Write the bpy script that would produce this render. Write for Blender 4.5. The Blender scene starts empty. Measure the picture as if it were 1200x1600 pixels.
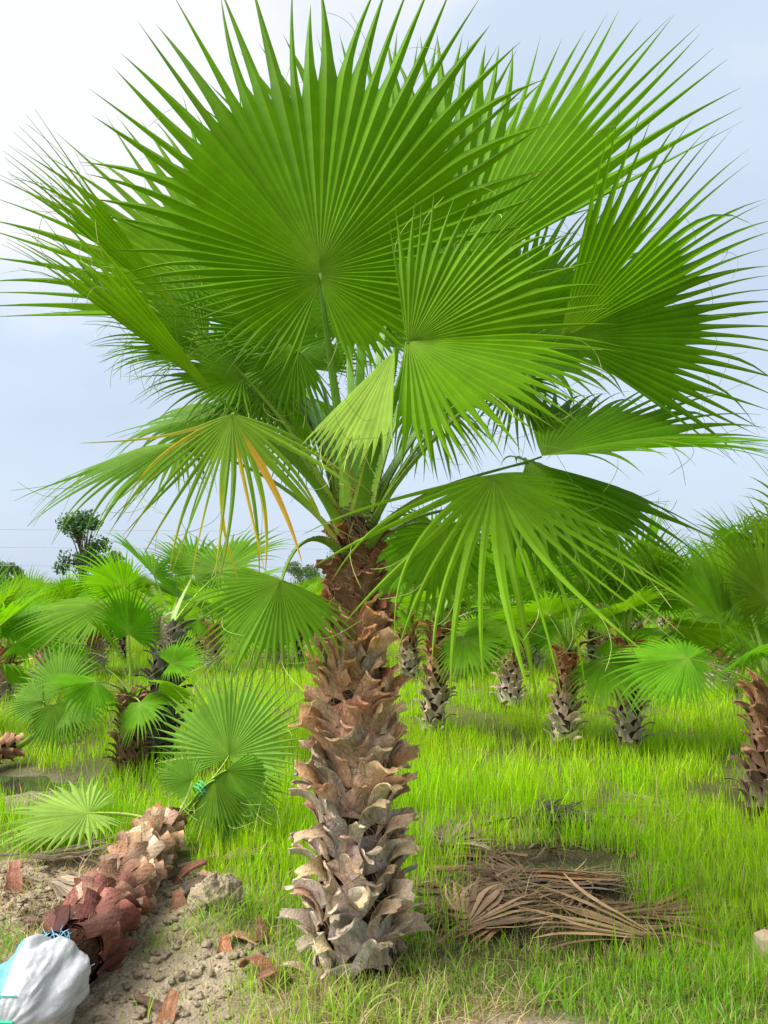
import bpy, math, random
import numpy as np
from mathutils import Vector, Matrix

R_ = math.radians
scene = bpy.context.scene
C = scene.collection

# ------------------------------------------------------------------ camera
F_PX, HORIZON, CAM_H = 1230.0, 905.0, 1.5           # measured on the 1200x1600 photograph
PITCH = math.atan((HORIZON - 800.0) / F_PX)
cam_d = bpy.data.cameras.new('camera')
cam = bpy.data.objects.new('camera', cam_d)
C.objects.link(cam)
cam.location = (0, 0, CAM_H)
cam.rotation_euler = (math.pi / 2 + PITCH, 0, 0)
cam_d.sensor_fit = 'AUTO'
cam_d.sensor_width = 36.0
cam_d.lens = 36.0 * F_PX / 1600.0
cam_d.clip_end = 2000
scene.camera = cam

# ------------------------------------------------------------------ light
SUN_EL, SUN_AZ = R_(54), R_(-104)                    # azimuth from +Y, negative = towards -X
world = bpy.data.worlds.new('World')
scene.world = world
world.use_nodes = True
nt = world.node_tree
nt.nodes.clear()
def wn(t, **k):
    n = nt.nodes.new(t)
    for a, v in k.items(): setattr(n, a, v)
    return n
def wl(a, b): nt.links.new(a, b)
out = wn('ShaderNodeOutputWorld'); bg = wn('ShaderNodeBackground')
sky = wn('ShaderNodeTexSky', sky_type='NISHITA')
sky.sun_disc = False; sky.sun_elevation = SUN_EL; sky.sun_rotation = SUN_AZ
sky.air_density = 1.0; sky.dust_density = 2.0; sky.ozone_density = 1.5
tc = wn('ShaderNodeTexCoord')
mp = wn('ShaderNodeMapping'); mp.inputs['Scale'].default_value = (1.0, 1.0, 1.9); mp.inputs['Location'].default_value = (1.3, 2.1, 0.35)
wl(tc.outputs['Generated'], mp.inputs['Vector'])
nz = wn('ShaderNodeTexNoise'); nz.inputs['Scale'].default_value = 1.7; nz.inputs['Detail'].default_value = 7; nz.inputs['Roughness'].default_value = 0.5
wl(mp.outputs[0], nz.inputs['Vector'])
# thin cloud gets brighter towards the veiled sun
sd = Vector((math.cos(SUN_EL) * math.sin(SUN_AZ), math.cos(SUN_EL) * math.cos(SUN_AZ), math.sin(SUN_EL)))
dot = wn('ShaderNodeVectorMath', operation='DOT_PRODUCT'); dot.inputs[1].default_value = sd
nrm = wn('ShaderNodeVectorMath', operation='NORMALIZE'); wl(tc.outputs['Generated'], nrm.inputs[0]); wl(nrm.outputs[0], dot.inputs[0])
glow = wn('ShaderNodeMapRange'); glow.inputs['From Min'].default_value = 0.0; glow.inputs['From Max'].default_value = 0.95
glow.inputs['To Min'].default_value = -0.02; glow.inputs['To Max'].default_value = 0.44; glow.interpolation_type = 'SMOOTHSTEP'
wl(dot.outputs['Value'], glow.inputs['Value'])
add = wn('ShaderNodeMath', operation='ADD'); wl(nz.outputs['Fac'], add.inputs[0]); wl(glow.outputs[0], add.inputs[1])
ramp = wn('ShaderNodeValToRGB')
e = ramp.color_ramp.elements
e[0].position = 0.36; e[0].color = (0.63, 0.74, 0.90, 1)
e[1].position = 0.70; e[1].color = (1.04, 1.04, 1.05, 1)
m_ = ramp.color_ramp.elements.new(0.52); m_.color = (0.70, 0.82, 0.98, 1)
wl(add.outputs[0], ramp.inputs['Fac'])
sc = wn('ShaderNodeVectorMath', operation='SCALE'); sc.inputs['Scale'].default_value = 0.10
wl(sky.outputs[0], sc.inputs[0])
mix = wn('ShaderNodeMix', data_type='RGBA'); mix.inputs[0].default_value = 0.82
wl(sc.outputs[0], mix.inputs[6]); wl(ramp.outputs[0], mix.inputs[7])
wl(mix.outputs[2], bg.inputs['Color']); bg.inputs['Strength'].default_value = 0.69
wl(bg.outputs[0], out.inputs['Surface'])

sl = bpy.data.lights.new('sun', 'SUN')
sl.energy = 4.9; sl.angle = R_(48); sl.color = (1.0, 0.96, 0.9)
sun = bpy.data.objects.new('sun', sl); C.objects.link(sun)
sun.rotation_euler = (-sd).to_track_quat('-Z', 'Y').to_euler()
sun.location = (-10, 2, 20)

vs = scene.view_settings
vs.view_transform = 'Standard'; vs.look = 'None'; vs.gamma = 1.0; vs.exposure = 0.70
vs.use_curve_mapping = False
scene.render.engine = 'CYCLES'
scene.cycles.max_bounces = 8
scene.cycles.transmission_bounces = 6
scene.cycles.diffuse_bounces = 4

# ------------------------------------------------------------------ helpers
random.seed(7)
def W(px, py, d):
    """world point at forward distance d (metres along +Y) seen at photo pixel px, py"""
    u, v = (px - 600) / F_PX, -(py - 800) / F_PX
    cy, sy = math.cos(PITCH), math.sin(PITCH)
    dy, dz = cy - v * sy, sy + v * cy
    k = d / dy
    return Vector((u * k, d, CAM_H + dz * k))
def G(px, py):
    """ground point under a photo pixel"""
    d = 2.0
    for _ in range(6):
        u, v = (px - 600) / F_PX, -(py - 800) / F_PX
        dy, dz = math.cos(PITCH) - v * math.sin(PITCH), math.sin(PITCH) + v * math.cos(PITCH)
        d = CAM_H / -dz * dy
    return Vector((u * d / dy, d, 0))

_tab = np.random.RandomState(3).rand(256, 256)
def vnoise(x, y):
    x = np.asarray(x, float); y = np.asarray(y, float)
    xi = np.floor(x).astype(int); yi = np.floor(y).astype(int)
    fx, fy = x - xi, y - yi
    fx = fx * fx * (3 - 2 * fx); fy = fy * fy * (3 - 2 * fy)
    t = lambda i, j: _tab[i & 255, j & 255]
    return (t(xi, yi) * (1 - fx) + t(xi + 1, yi) * fx) * (1 - fy) + (t(xi, yi + 1) * (1 - fx) + t(xi + 1, yi + 1) * fx) * fy
def fbm(x, y, o=4):
    s, a, n = 0, 0.5, 0
    for k in range(o):
        s = s + a * vnoise(x * 2 ** k + 17 * k, y * 2 ** k + 31 * k); n += a; a *= 0.5
    return s / n
def blob(x, y, cx, cy, rx, ry):
    return np.clip(1.6 - 1.6 * np.sqrt(((x - cx) / rx) ** 2 + ((y - cy) / ry) ** 2) + 0.9 * (fbm(x * 3.1, y * 3.1) - 0.5), 0, 1)
def mud(x, y):
    m = blob(x, y, -1.02, 2.85, 0.90, 0.95)
    for b in ((-1.75, 3.95, 0.95, 0.75), (-2.9, 5.9, 1.15, 0.75), (0.45, 2.68, 0.50, 0.24), (-0.15, 2.55, 0.5, 0.22), (-1.0, 3.7, 0.5, 0.6)):
        m = np.maximum(m, blob(x, y, *b))
    return m
def litter(x, y):
    return np.maximum(blob(x, y, 0.80, 4.0, 0.80, 0.85), blob(x, y, 0.0, 3.25, 0.42, 0.3) * 0.6)
POOLS = [(0.99, 4.36, 0.42, 0.22), (-0.72, 2.70, 0.16, 0.07), (-2.75, 6.05, 0.55, 0.30)]
def gz(x, y):
    x = np.asarray(x, float); y = np.asarray(y, float)
    near = np.clip((9 - y) / 4, 0, 1)
    m = mud(x, y)
    z = 0.05 * (fbm(x * 0.5, y * 0.5) - 0.5) * np.clip(y / 6, 0.3, 1.5)
    z = z + near * (m * (0.10 * (fbm(x * 4, y * 4, 4) - 0.5) + 0.05 * np.abs(fbm(x * 11, y * 11, 3) - 0.5) + 0.028 * (fbm(x * 30, y * 30, 2) - 0.5))
                    + (1 - m) * 0.03 * (fbm(x * 5, y * 5) - 0.5))
    # heap of dug soil beside the trunk
    z = z + 0.10 * np.exp(-(((x + 0.70) / 0.17) ** 2 + ((y - 3.55) / 0.16) ** 2)) * (0.75 + 0.5 * fbm(x * 14, y * 14, 3))
    for (cx, cy, rx, ry) in POOLS:
        q = ((x - cx) / rx) ** 2 + ((y - cy) / ry) ** 2
        q = q * (0.55 + 0.9 * fbm(x * 4, y * 4))
        z = z - 0.10 * np.exp(-q * 1.2) * np.clip(near * 1.5, 0, 1)
    return z
def gz1(x, y): return float(gz(np.array([x]), np.array([y]))[0])

class MB:
    """collects vertices, faces, colours and material slots for one mesh"""
    def __init__(s): s.v = []; s.f = []; s.c = []; s.m = []
    def add(s, verts, faces, col=None, mi=0):
        o = len(s.v)
        s.v.extend([tuple(p) for p in verts]); s.f.extend([tuple(i + o for i in f) for f in faces])
        if col is None: s.c.extend([(1, 1, 1)] * len(verts))
        elif len(col) == 3 and not hasattr(col[0], '__len__'): s.c.extend([tuple(col)] * len(verts))
        else: s.c.extend([tuple(c) for c in col])
        s.m.extend([mi] * len(faces))
    def tube(s, pts, rad, sides=6, col=None, mi=0, flat=1.0, up=None, cap=True):
        vs, fs = [], []
        n = len(pts); pts = [Vector(p) for p in pts]
        for i, p in enumerate(pts):
            t = (pts[min(i + 1, n - 1)] - pts[max(i - 1, 0)]).normalized()
            u = Vector(up) if up is not None else (Vector((0, 0, 1)) if abs(t.z) < 0.9 else Vector((1, 0, 0)))
            w = t.cross(u); w = w.normalized() if w.length > 1e-5 else Vector((1, 0, 0))
            u2 = w.cross(t)
            r = rad[i] if hasattr(rad, '__len__') else rad
            for k in range(sides):
                a = 2 * math.pi * k / sides
                vs.append(p + w * (r * math.cos(a)) + u2 * (r * flat * math.sin(a)))
        for i in range(n - 1):
            for k in range(sides):
                k2 = (k + 1) % sides
                fs.append((i * sides + k, i * sides + k2, (i + 1) * sides + k2, (i + 1) * sides + k))
        if cap:
            fs.append(tuple(range(sides))[::-1]); fs.append(tuple(range((n - 1) * sides, n * sides)))
        s.add(vs, fs, col, mi)
    def mesh(s, name, mats, smooth=False):
        me = bpy.data.meshes.new(name)
        me.from_pydata(s.v, [], s.f)
        ca = me.color_attributes.new('Col', 'FLOAT_COLOR', 'POINT')
        arr = np.ones((len(s.v), 4), np.float32); arr[:, :3] = np.array(s.c, np.float32).reshape(-1, 3)
        ca.data.foreach_set('color', arr.ravel())
        for m in (mats if isinstance(mats, (list, tuple)) else [mats]): me.materials.append(m)
        me.polygons.foreach_set('material_index', s.m)
        if smooth: me.polygons.foreach_set('use_smooth', [True] * len(s.f))
        me.update()
        return me
def np_mesh(name, V, Fq, Cc, mats, smooth=False):
    """mesh from numpy: V (n,3), Fq (m,k) faces of k corners, Cc (n,3)"""
    me = bpy.data.meshes.new(name)
    n, (m, k) = len(V), Fq.shape
    me.vertices.add(n); me.vertices.foreach_set('co', V.astype(np.float32).ravel())
    me.loops.add(m * k); me.loops.foreach_set('vertex_index', Fq.astype(np.int32).ravel())
    me.polygons.add(m); me.polygons.foreach_set('loop_start', np.arange(0, m * k, k, dtype=np.int32))
    me.polygons.foreach_set('loop_total', np.full(m, k, np.int32))
    ca = me.color_attributes.new('Col', 'FLOAT_COLOR', 'POINT')
    arr = np.ones((n, 4), np.float32); arr[:, :3] = Cc
    ca.data.foreach_set('color', arr.ravel())
    for mm in (mats if isinstance(mats, (list, tuple)) else [mats]): me.materials.append(mm)
    if smooth: me.polygons.foreach_set('use_smooth', np.ones(m, bool))
    me.update(calc_edges=True); me.validate()
    return me
def link(name, me, parent=None, loc=None, color=None):
    o = bpy.data.objects.new(name, me); C.objects.link(o)
    if parent is not None: o.parent = parent
    if loc is not None: o.location = loc
    if color is not None: o.color = (*color, 1)
    return o
def wparent(o, root):
    """parent keeping world-space placement"""
    o.parent = root
    o.matrix_parent_inverse = Matrix.LocRotScale(root.location, root.rotation_euler, root.scale).inverted()
def empty(name, loc, label, cat, group=None, rot=None, scale=None):
    o = bpy.data.objects.new(name, None); C.objects.link(o)
    o.empty_display_size = 0.1
    o.location = loc
    if rot is not None: o.rotation_euler = rot
    if scale is not None: o.scale = scale
    return tag(o, label, cat, group)
def tag(o, label=None, cat=None, group=None, kind=None):
    if label: o['label'] = label
    if cat: o['category'] = cat
    if group: o['group'] = group
    if kind: o['kind'] = kind
    return o

# ------------------------------------------------------------------ materials
def mat(name, rough=0.6, spec=0.3, trans=0.0, noise=None, bump=None, objcol=False, base=None, sat_tr=(1.25, 1.25, 0.5), stretch=(1, 1, 1), coord='Object', metallic=0.0):
    """vertex colour (x object colour) x noise, optional translucency and bump"""
    m = bpy.data.materials.new(name); m.use_nodes = True
    t = m.node_tree; t.nodes.clear()
    N = lambda ty, **k: (lambda n: [setattr(n, a, v) for a, v in k.items()] and n or n)(t.nodes.new(ty))
    L = t.links.new
    o = N('ShaderNodeOutputMaterial'); p = N('ShaderNodeBsdfPrincipled')
    p.inputs['Roughness'].default_value = rough; p.inputs['Specular IOR Level'].default_value = spec; p.inputs['Metallic'].default_value = metallic
    if base is None:
        at = N('ShaderNodeAttribute', attribute_name='Col'); col = at.outputs['Color']
    else:
        rgb = N('ShaderNodeRGB'); rgb.outputs[0].default_value = (*base, 1); col = rgb.outputs[0]
    def mul(a, b):
        x = N('ShaderNodeMix', data_type='RGBA', blend_type='MULTIPLY'); x.inputs[0].default_value = 1
        L(a, x.inputs[6]); L(b, x.inputs[7]); return x.outputs[2]
    if objcol:
        oi = N('ShaderNodeObjectInfo'); col = mul(col, oi.outputs['Color'])
    tcn = N('ShaderNodeTexCoord'); mpn = N('ShaderNodeMapping'); mpn.inputs['Scale'].default_value = stretch
    L(tcn.outputs[coord], mpn.inputs['Vector'])
    for (s, lo, hi, det) in (noise or []):
        n = N('ShaderNodeTexNoise'); n.inputs['Scale'].default_value = s; n.inputs['Detail'].default_value = det; n.inputs['Roughness'].default_value = 0.65
        L(mpn.outputs[0], n.inputs['Vector'])
        r = N('ShaderNodeMapRange'); r.inputs['From Min'].default_value = 0.3; r.inputs['From Max'].default_value = 0.7
        r.inputs['To Min'].default_value = lo; r.inputs['To Max'].default_value = hi
        L(n.outputs['Fac'], r.inputs['Value'])
        col = mul(col, r.outputs[0])
    L(col, p.inputs['Base Color'])
    if bump:
        s, d, st = bump
        n = N('ShaderNodeTexNoise'); n.inputs['Scale'].default_value = s; n.inputs['Detail'].default_value = 8
        L(mpn.outputs[0], n.inputs['Vector'])
        b = N('ShaderNodeBump'); b.inputs['Distance'].default_value = d; b.inputs['Strength'].default_value = st
        L(n.outputs['Fac'], b.inputs['Height']); L(b.outputs[0], p.inputs['Normal'])
    if trans > 0:
        tr = N('ShaderNodeBsdfTranslucent'); mx = N('ShaderNodeMixShader'); mx.inputs[0].default_value = trans
        vm = N('ShaderNodeVectorMath', operation='MULTIPLY'); vm.inputs[1].default_value = sat_tr
        L(col, vm.inputs[0]); L(vm.outputs[0], tr.inputs['Color'])
        L(p.outputs[0], mx.inputs[1]); L(tr.outputs[0], mx.inputs[2]); L(mx.outputs[0], o.inputs['Surface'])
    else:
        L(p.outputs[0], o.inputs['Surface'])
    return m
M_LEAF = mat('palm_leaf', 0.5, 0.10, 0.48, noise=[(9, 0.88, 1.12, 3)], objcol=True)
M_PET = mat('petiole', 0.4, 0.4, 0.0, noise=[(20, 0.85, 1.15, 3)], objcol=True)
M_BOOT = mat('leaf_base', 0.72, 0.25, 0.0, noise=[(85, 0.55, 1.28, 6), (13, 0.62, 1.30, 5)], bump=(120, 0.006, 1.0), objcol=True, stretch=(1, 1, 0.22))
M_CORE = mat('trunk_core', 0.95, 0.05, 0.0, noise=[(40, 0.5, 1.5, 6)], bump=(70, 0.02, 1.0), objcol=True, stretch=(1, 1, 0.35))
M_FIB = mat('fibre', 0.9, 0.1, 0.2)
M_GRASS = mat('grass_blade', 0.5, 0.3, 0.42, sat_tr=(1.2, 1.2, 0.6))
M_DEAD = mat('dead_leaf', 0.8, 0.15, 0.12, noise=[(14, 0.75, 1.25, 4)], sat_tr=(1.1, 1.0, 0.8))
M_SACK = mat('woven_sack', 0.45, 0.35, 0.0, noise=[(9, 0.78, 1.08, 6), (130, 0.94, 1.05, 2)], bump=(40, 0.008, 0.6))
M_STRING = mat('plastic_string', 0.45, 0.4)
M_SOIL = mat('soil_clod', 0.95, 0.05, noise=[(30, 0.65, 1.25, 6), (150, 0.7, 1.2, 3)], bump=(60, 0.02, 1.0))
M_BARK = mat('bark', 0.9, 0.1, noise=[(12, 0.7, 1.3, 5)], bump=(30, 0.02, 0.8))
M_TREE = mat('tree_leaf', 0.5, 0.3, 0.3)
M_WIRE = mat('wire', 0.6, 0.3)

# ------------------------------------------------------------------ ground
def axis_pts(a, b, s, far, grow=1.16):
    mid = list(np.arange(a, b + 1e-6, s))
    hi, st = [b], s
    while hi[-1] < far: st *= grow; hi.append(hi[-1] + st)
    lo, st = [a], s
    while lo[-1] > -far: st *= grow; lo.append(lo[-1] - st)
    return np.array(lo[1:][::-1] + mid + hi[1:])
xs = axis_pts(-2.4, 2.4, 0.02, 320, 1.13)
ys = axis_pts(2.2, 5.2, 0.02, 320, 1.10)
ys = ys[ys > -60]
X, Y = np.meshgrid(xs, ys)
Z = gz(X, Y)
nx, ny = len(xs), len(ys)
idx = np.arange(nx * ny).reshape(ny, nx)
Fq = np.stack([idx[:-1, :-1], idx[:-1, 1:], idx[1:, 1:], idx[1:, :-1]], -1).reshape(-1, 4)
mm = mud(X, Y)[..., None]; ll = litter(X, Y)[..., None]
wet = np.zeros_like(mm)
for (cx, cy, rx, ry) in POOLS:
    wet = np.maximum(wet, np.exp(-(((X - cx) / (rx * 1.3)) ** 2 + ((Y - cy) / (ry * 1.5)) ** 2))[..., None])
f1 = fbm(X * 2.3, Y * 2.3)[..., None]; f2 = fbm(X * 9 + 5, Y * 9)[..., None]
c_mud = np.array([0.37, 0.30, 0.21]) * (0.8 + 0.45 * f1)
c_soil = np.array([0.115, 0.13, 0.035]) * (0.7 + 0.6 * f2)
c_lit = np.array([0.10, 0.072, 0.045]) * (0.6 + 0.8 * f2)
colr = c_soil * (1 - ll) + c_lit * ll
colr = colr * (1 - mm) + c_mud * mm
colr = colr * (1 - 0.62 * wet)
M_GROUND = mat('ground_soil', 0.92, 0.15, noise=[(18, 0.8, 1.2, 6), (120, 0.75, 1.2, 4)], bump=(60, 0.03, 1.0))
ground = link('ground', np_mesh('ground', np.stack([X, Y, Z], -1).reshape(-1, 3), Fq, colr.reshape(-1, 3), M_GROUND, True))
tag(ground, kind='structure')

mw = bpy.data.materials.new('water'); mw.use_nodes = True
pw = mw.node_tree.nodes['Principled BSDF']
pw.inputs['Base Color'].default_value = (0.035, 0.035, 0.025, 1); pw.inputs['Roughness'].default_value = 0.04; pw.inputs['Specular IOR Level'].default_value = 0.6
mw2 = mw.copy(); mw2.node_tree.nodes['Principled BSDF'].inputs['Base Color'].default_value = (0.36, 0.31, 0.22, 1)
for i, (cx, cy, rx, ry) in enumerate(POOLS):
    mb = MB()
    n = 28
    vsx = [(rx * 1.5 * math.cos(2 * math.pi * k / n), ry * 1.5 * math.sin(2 * math.pi * k / n), 0) for k in range(n)]
    mb.add(vsx, [tuple(range(n))])
    zc = gz1(cx, cy)
    tag(link('puddle', mb.mesh('puddle', mw2 if i == 1 else mw), loc=(cx, cy, zc + (0.055 if i == 0 else 0.04))), kind='structure')

# ------------------------------------------------------------------ palm leaf blade
ST = np.array([0.0, .12, .25, .36, .45, .52, .58, .64, .70, .76, .83, .90, .96, 1.0])
UP = np.array([0, 0, 1.0])
def unit(a): return a / np.maximum(np.linalg.norm(a, axis=-1, keepdims=True), 1e-9)
GREEN = (0.098, 0.262, 0.001)
def blade(axis, nrm, R, span=300, N=48, fold=12, droop=0.35, tip=0.9, base_len=0.34, split=0.60, pleat=0.42, seed=0,
          col=GREEN, yellow=0.0, brown=0.25, wander=0.05, costa=0.06, ray=1.0, rib=True, yseg=None, taper=1.25, lpow=2.0, kink=0.06, warp=0.07):
    """fan blade with its hub at the origin. Returns V, F, C arrays."""
    rs = np.random.RandomState(seed)
    a = unit(np.array(axis, float)); n = np.array(nrm, float); n = unit(n - a * n.dot(a)); b = np.cross(n, a)
    sp = R_(span); fo = R_(fold); wph = rs.uniform(0, 6.28, 2)
    pe = np.linspace(-sp / 2, sp / 2, N + 1) + np.concatenate([[0], rs.uniform(-.18, .18, N - 1), [0]]) * sp / N
    pc = (pe[1:] + pe[:-1]) / 2
    def dirs(p):
        d = np.cos(p)[:, None] * a + (np.sin(p) * math.cos(fo))[:, None] * b + (np.abs(np.sin(p)) * math.sin(fo))[:, None] * n
        d = unit(d + (warp * np.sin(2 * p + wph[0]) + 0.6 * warp * np.sin(5 * p + wph[1]))[:, None] * n)
        s = np.tanh(np.sin(p) * 6)[:, None]
        m = n * math.cos(fo) - b * s * math.sin(fo)
        m = unit(m - d * np.sum(m * d, -1, keepdims=True))
        return d, m
    lf = lambda p: R * (base_len + (1 - base_len) * np.abs(np.cos(p / 2)) ** lpow) * ray
    def trace(d, L, bend_rand=None, wand=None, k_free=6):
        P = np.zeros((len(d), len(ST), 3)); D = np.zeros_like(P)
        cur = d.copy(); pos = d * 0.0
        last = 0.0
        for k, s in enumerate(ST):
            ds = s - last; last = s
            g = droop * (0.25 + 1.6 * s * s) * ds
            gg = np.full(len(d), g)
            if s > split: gg = gg + tip * ((s - split) / (1 - split)) * ds * (bend_rand if bend_rand is not None else 1.0) * 2.2
            horiz = np.sqrt(np.clip(1 - cur[:, 2] ** 2, 0.02, 1))
            cur = cur + (gg * horiz)[:, None] * np.array([0, 0, -1.0])
            if wand is not None and s > split: cur = cur + wand * ds * 2.0
            cur = unit(cur)
            pos = pos + cur * (ds * L)[:, None]
            P[:, k] = pos; D[:, k] = cur
        return P, D
    co = lambda p: (np.cos(p / 2) ** 2 * costa * R)[:, None, None] * a
    de, _ = dirs(pe); dc, mc = dirs(pc)
    Le = lf(pe); Lc = lf(pc) * rs.uniform(0.93, 1.05, N)
    E, _ = trace(de, Le); E = E + co(pe)
    br = rs.uniform(0.3, 1.7, N) ** 1.3; br = np.where(rs.rand(N) < kink, br * 5 + 2.5, br); wd = rs.normal(0, wander * 4, (N, 3))
    Cn, Dc = trace(dc, Lc * 0 + lf(pc), None, None)
    # free part of each segment wanders on its own
    Cw, _ = trace(dc, lf(pc), br, wd)
    Cn = Cw + co(pc)
    sg = np.clip(split + rs.normal(0, 0.045, N + 1), 0.3, 0.85); sg[0] = 0.2; sg[-1] = 0.2
    stretch = (Lc / lf(pc))[:, None, None]
    Lf = np.zeros((N, len(ST), 3)); Rt = np.zeros_like(Lf)
    for side, dst in ((0, Lf), (1, Rt)):
        g = sg[side:N + side]; Es = E[side:N + side]
        ks = np.searchsorted(ST, g)                  # first free station
        ks = np.clip(ks, 1, len(ST) - 2)
        for i in range(N):
            k0 = ks[i] - 1
            dst[i, :ks[i]] = Es[i, :ks[i]]
            off = Es[i, k0] - Cn[i, k0]
            s0 = ST[k0]
            tp = np.clip((1 - ST[ks[i]:]) / (1 - s0), 0, 1) ** taper
            dst[i, ks[i]:] = Cn[i, ks[i]:] + off[None] * (tp * (0.84 if taper > 1 else 0.97))[:, None]
    # overlong tips
    ext = np.clip((ST - 0.7) / 0.3, 0, 1)[None, :, None] * (stretch - 1) * (Cn[:, -1:] - Cn[:, -3:-2]) * 3
    Cn = Cn + ext; Lf = Lf + ext; Rt = Rt + ext
    hw = np.linalg.norm(Rt - Lf, axis=-1, keepdims=True) / 2
    Cp = Cn + mc[:, None, :] * hw * pleat
    rw = np.clip(0.0016 / np.maximum(hw, 1e-4), 0.0, 0.45)     # pale rib, about 3 mm wide
    if rib:
        cols = [Lf, Cp + (Lf - Cp) * rw, Cp + mc[:, None, :] * 0.0012, Cp + (Rt - Cp) * rw, Rt]
    else:
        cols = [Lf, Cp, Rt]
    nc = len(cols)
    V = np.stack(cols, 2).reshape(-1, 3)
    ns = len(ST)
    k = np.arange(ns - 1)
    q = []
    base = (np.arange(N) * ns * nc)[:, None]
    for c in range(nc - 1):
        i0 = base + k[None] * nc + c
        q.append(np.stack([i0, i0 + 1, i0 + nc + 1, i0 + nc], -1).reshape(-1, 4))
    Fq = np.concatenate(q)
    # colour: pale hub, green, yellow and brown tips; each segment its own tone
    colr = np.array(col)[None, None] * rs.uniform(0.86, 1.16, (N, 1, 1)) * np.ones((N, ns, 3))
    hubw = np.clip(1 - ST / 0.16, 0, 1)[None, :, None]
    colr = colr * (1 - 0.55 * hubw) + np.array([0.30, 0.42, 0.08]) * 0.55 * hubw
    tn = rs.rand(N, 1, 1)
    ty = np.clip((ST[None, :, None] - (1 - 0.30 * yellow - 0.05 * tn)) / 0.12, 0, 1) * (0.35 + 0.65 * rs.rand(N, 1, 1))
    colr = colr * (1 - ty) + np.array([0.42, 0.38, 0.10]) * ty
    tb = np.clip((ST[None, :, None] - 0.93 + 0.10 * tn * brown) / 0.06, 0, 1) * brown * 2 * rs.rand(N, 1, 1)
    tb = np.clip(tb, 0, 1)
    colr = colr * (1 - tb) + np.array([0.28, 0.19, 0.09]) * tb
    if yseg is not None:
        for (i, s0, c, amt) in yseg:
            w = (np.clip((ST - s0) / 0.15, 0, 1) * amt)[:, None]
            colr[i % N] = colr[i % N] * (1 - w) + np.array(c) * w
    Cc = np.repeat(colr.reshape(-1, 1, 3), nc, axis=1)
    if rib:
        Cc[:, 1:4] = Cc[:, 1:4] * 0.6 + np.array([0.24, 0.42, 0.010]) * 0.4
    Cc = Cc.reshape(-1, 3)
    return V, Fq, Cc

def bez(p0, p1, p2, p3, n):
    r = []
    for i in range(n + 1):
        t = i / n; u = 1 - t
        r.append(p0 * u ** 3 + p1 * 3 * u * u * t + p2 * 3 * u * t * t + p3 * t ** 3)
    return r
def petiole_mesh(p0, d0, p3, d3, w0=0.032, w1=0.011, col=(0.20, 0.36, 0.05), teeth=26, flat=0.42, basecol=(0.20, 0.36, 0.035), k0=0.4, k3=0.3, seed=0, up=None):
    rnd = random.Random(seed)
    p0, p3 = Vector(p0), Vector(p3); L = (p3 - p0).length
    pts = bez(p0, p0 + Vector(d0).normalized() * L * k0, p3 - Vector(d3).normalized() * L * k3, p3, 16)
    mb = MB(); n = len(pts); sides = 8
    vs, cs, fs, edges = [], [], [], []
    side_ref = None
    for i, p in enumerate(pts):
        t = (pts[min(i + 1, n - 1)] - pts[max(i - 1, 0)]).normalized()
        if side_ref is None:
            h = Vector(up) if up is not None else Vector((0, 0, 1))
            side_ref = t.cross(h)
            if side_ref.length < 0.05: side_ref = Vector((1, 0, 0))
        w = (side_ref - t * side_ref.dot(t)).normalized(); side_ref = w
        u2 = w.cross(t)                                # towards the upper, channelled face
        f = i / (n - 1)
        r = w1 + (w0 - w1) * (1 - f) ** 1.3 + 0.5 * w0 * max(0, 1 - f / 0.16) ** 2
        for k in range(sides):
            a = 2 * math.pi * k / sides
            yy = math.sin(a) * flat
            if yy > 0: yy *= 0.15
            vs.append(p + w * (r * math.cos(a)) + u2 * (r * 1.5 * yy))
            b = max(0, 1 - f / 0.3)
            edge = abs(math.cos(a)) > 0.95
            c = Vector(col).lerp(Vector(basecol), b)
            if edge: c = c.lerp(Vector((0.28, 0.16, 0.05)), 0.55 * (1 - f * 0.5))
            cs.append(tuple(c))
        edges.append((p + w * r, p - w * r, w, t, r))
    for i in range(n - 1):
        for k in range(sides):
            k2 = (k + 1) % sides
            fs.append((i * sides + k, i * sides + k2, (i + 1) * sides + k2, (i + 1) * sides + k))
    fs.append(tuple(range(sides))[::-1]); fs.append(tuple(range((n - 1) * sides, n * sides)))
    mb.add(vs, fs, cs)
    for j in range(teeth):
        f = (j + rnd.random() * 0.6) / teeth * 0.92 + 0.02
        i = min(int(f * (n - 1)), n - 2); g = f * (n - 1) - i
        for s in (0, 1):
            q = edges[i][s].lerp(edges[i + 1][s], g); w = edges[i][2] * (1 if s == 0 else -1); t = edges[i][3]
            h = 0.010 * (1.1 - 0.6 * f) * rnd.uniform(0.6, 1.2)
            nrm_ = w.cross(t)
            mb.add([q - t * h * 0.55 - w * 0.002, q + t * h * 0.55 - w * 0.002, q + w * h + t * h * (0.5 if j % 2 else -0.2), q + nrm_ * h * 0.25],
                   [(0, 1, 2), (0, 3, 2), (1, 3, 2)], (0.16, 0.055, 0.02))
    return mb.mesh('petiole', M_PET)

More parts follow.
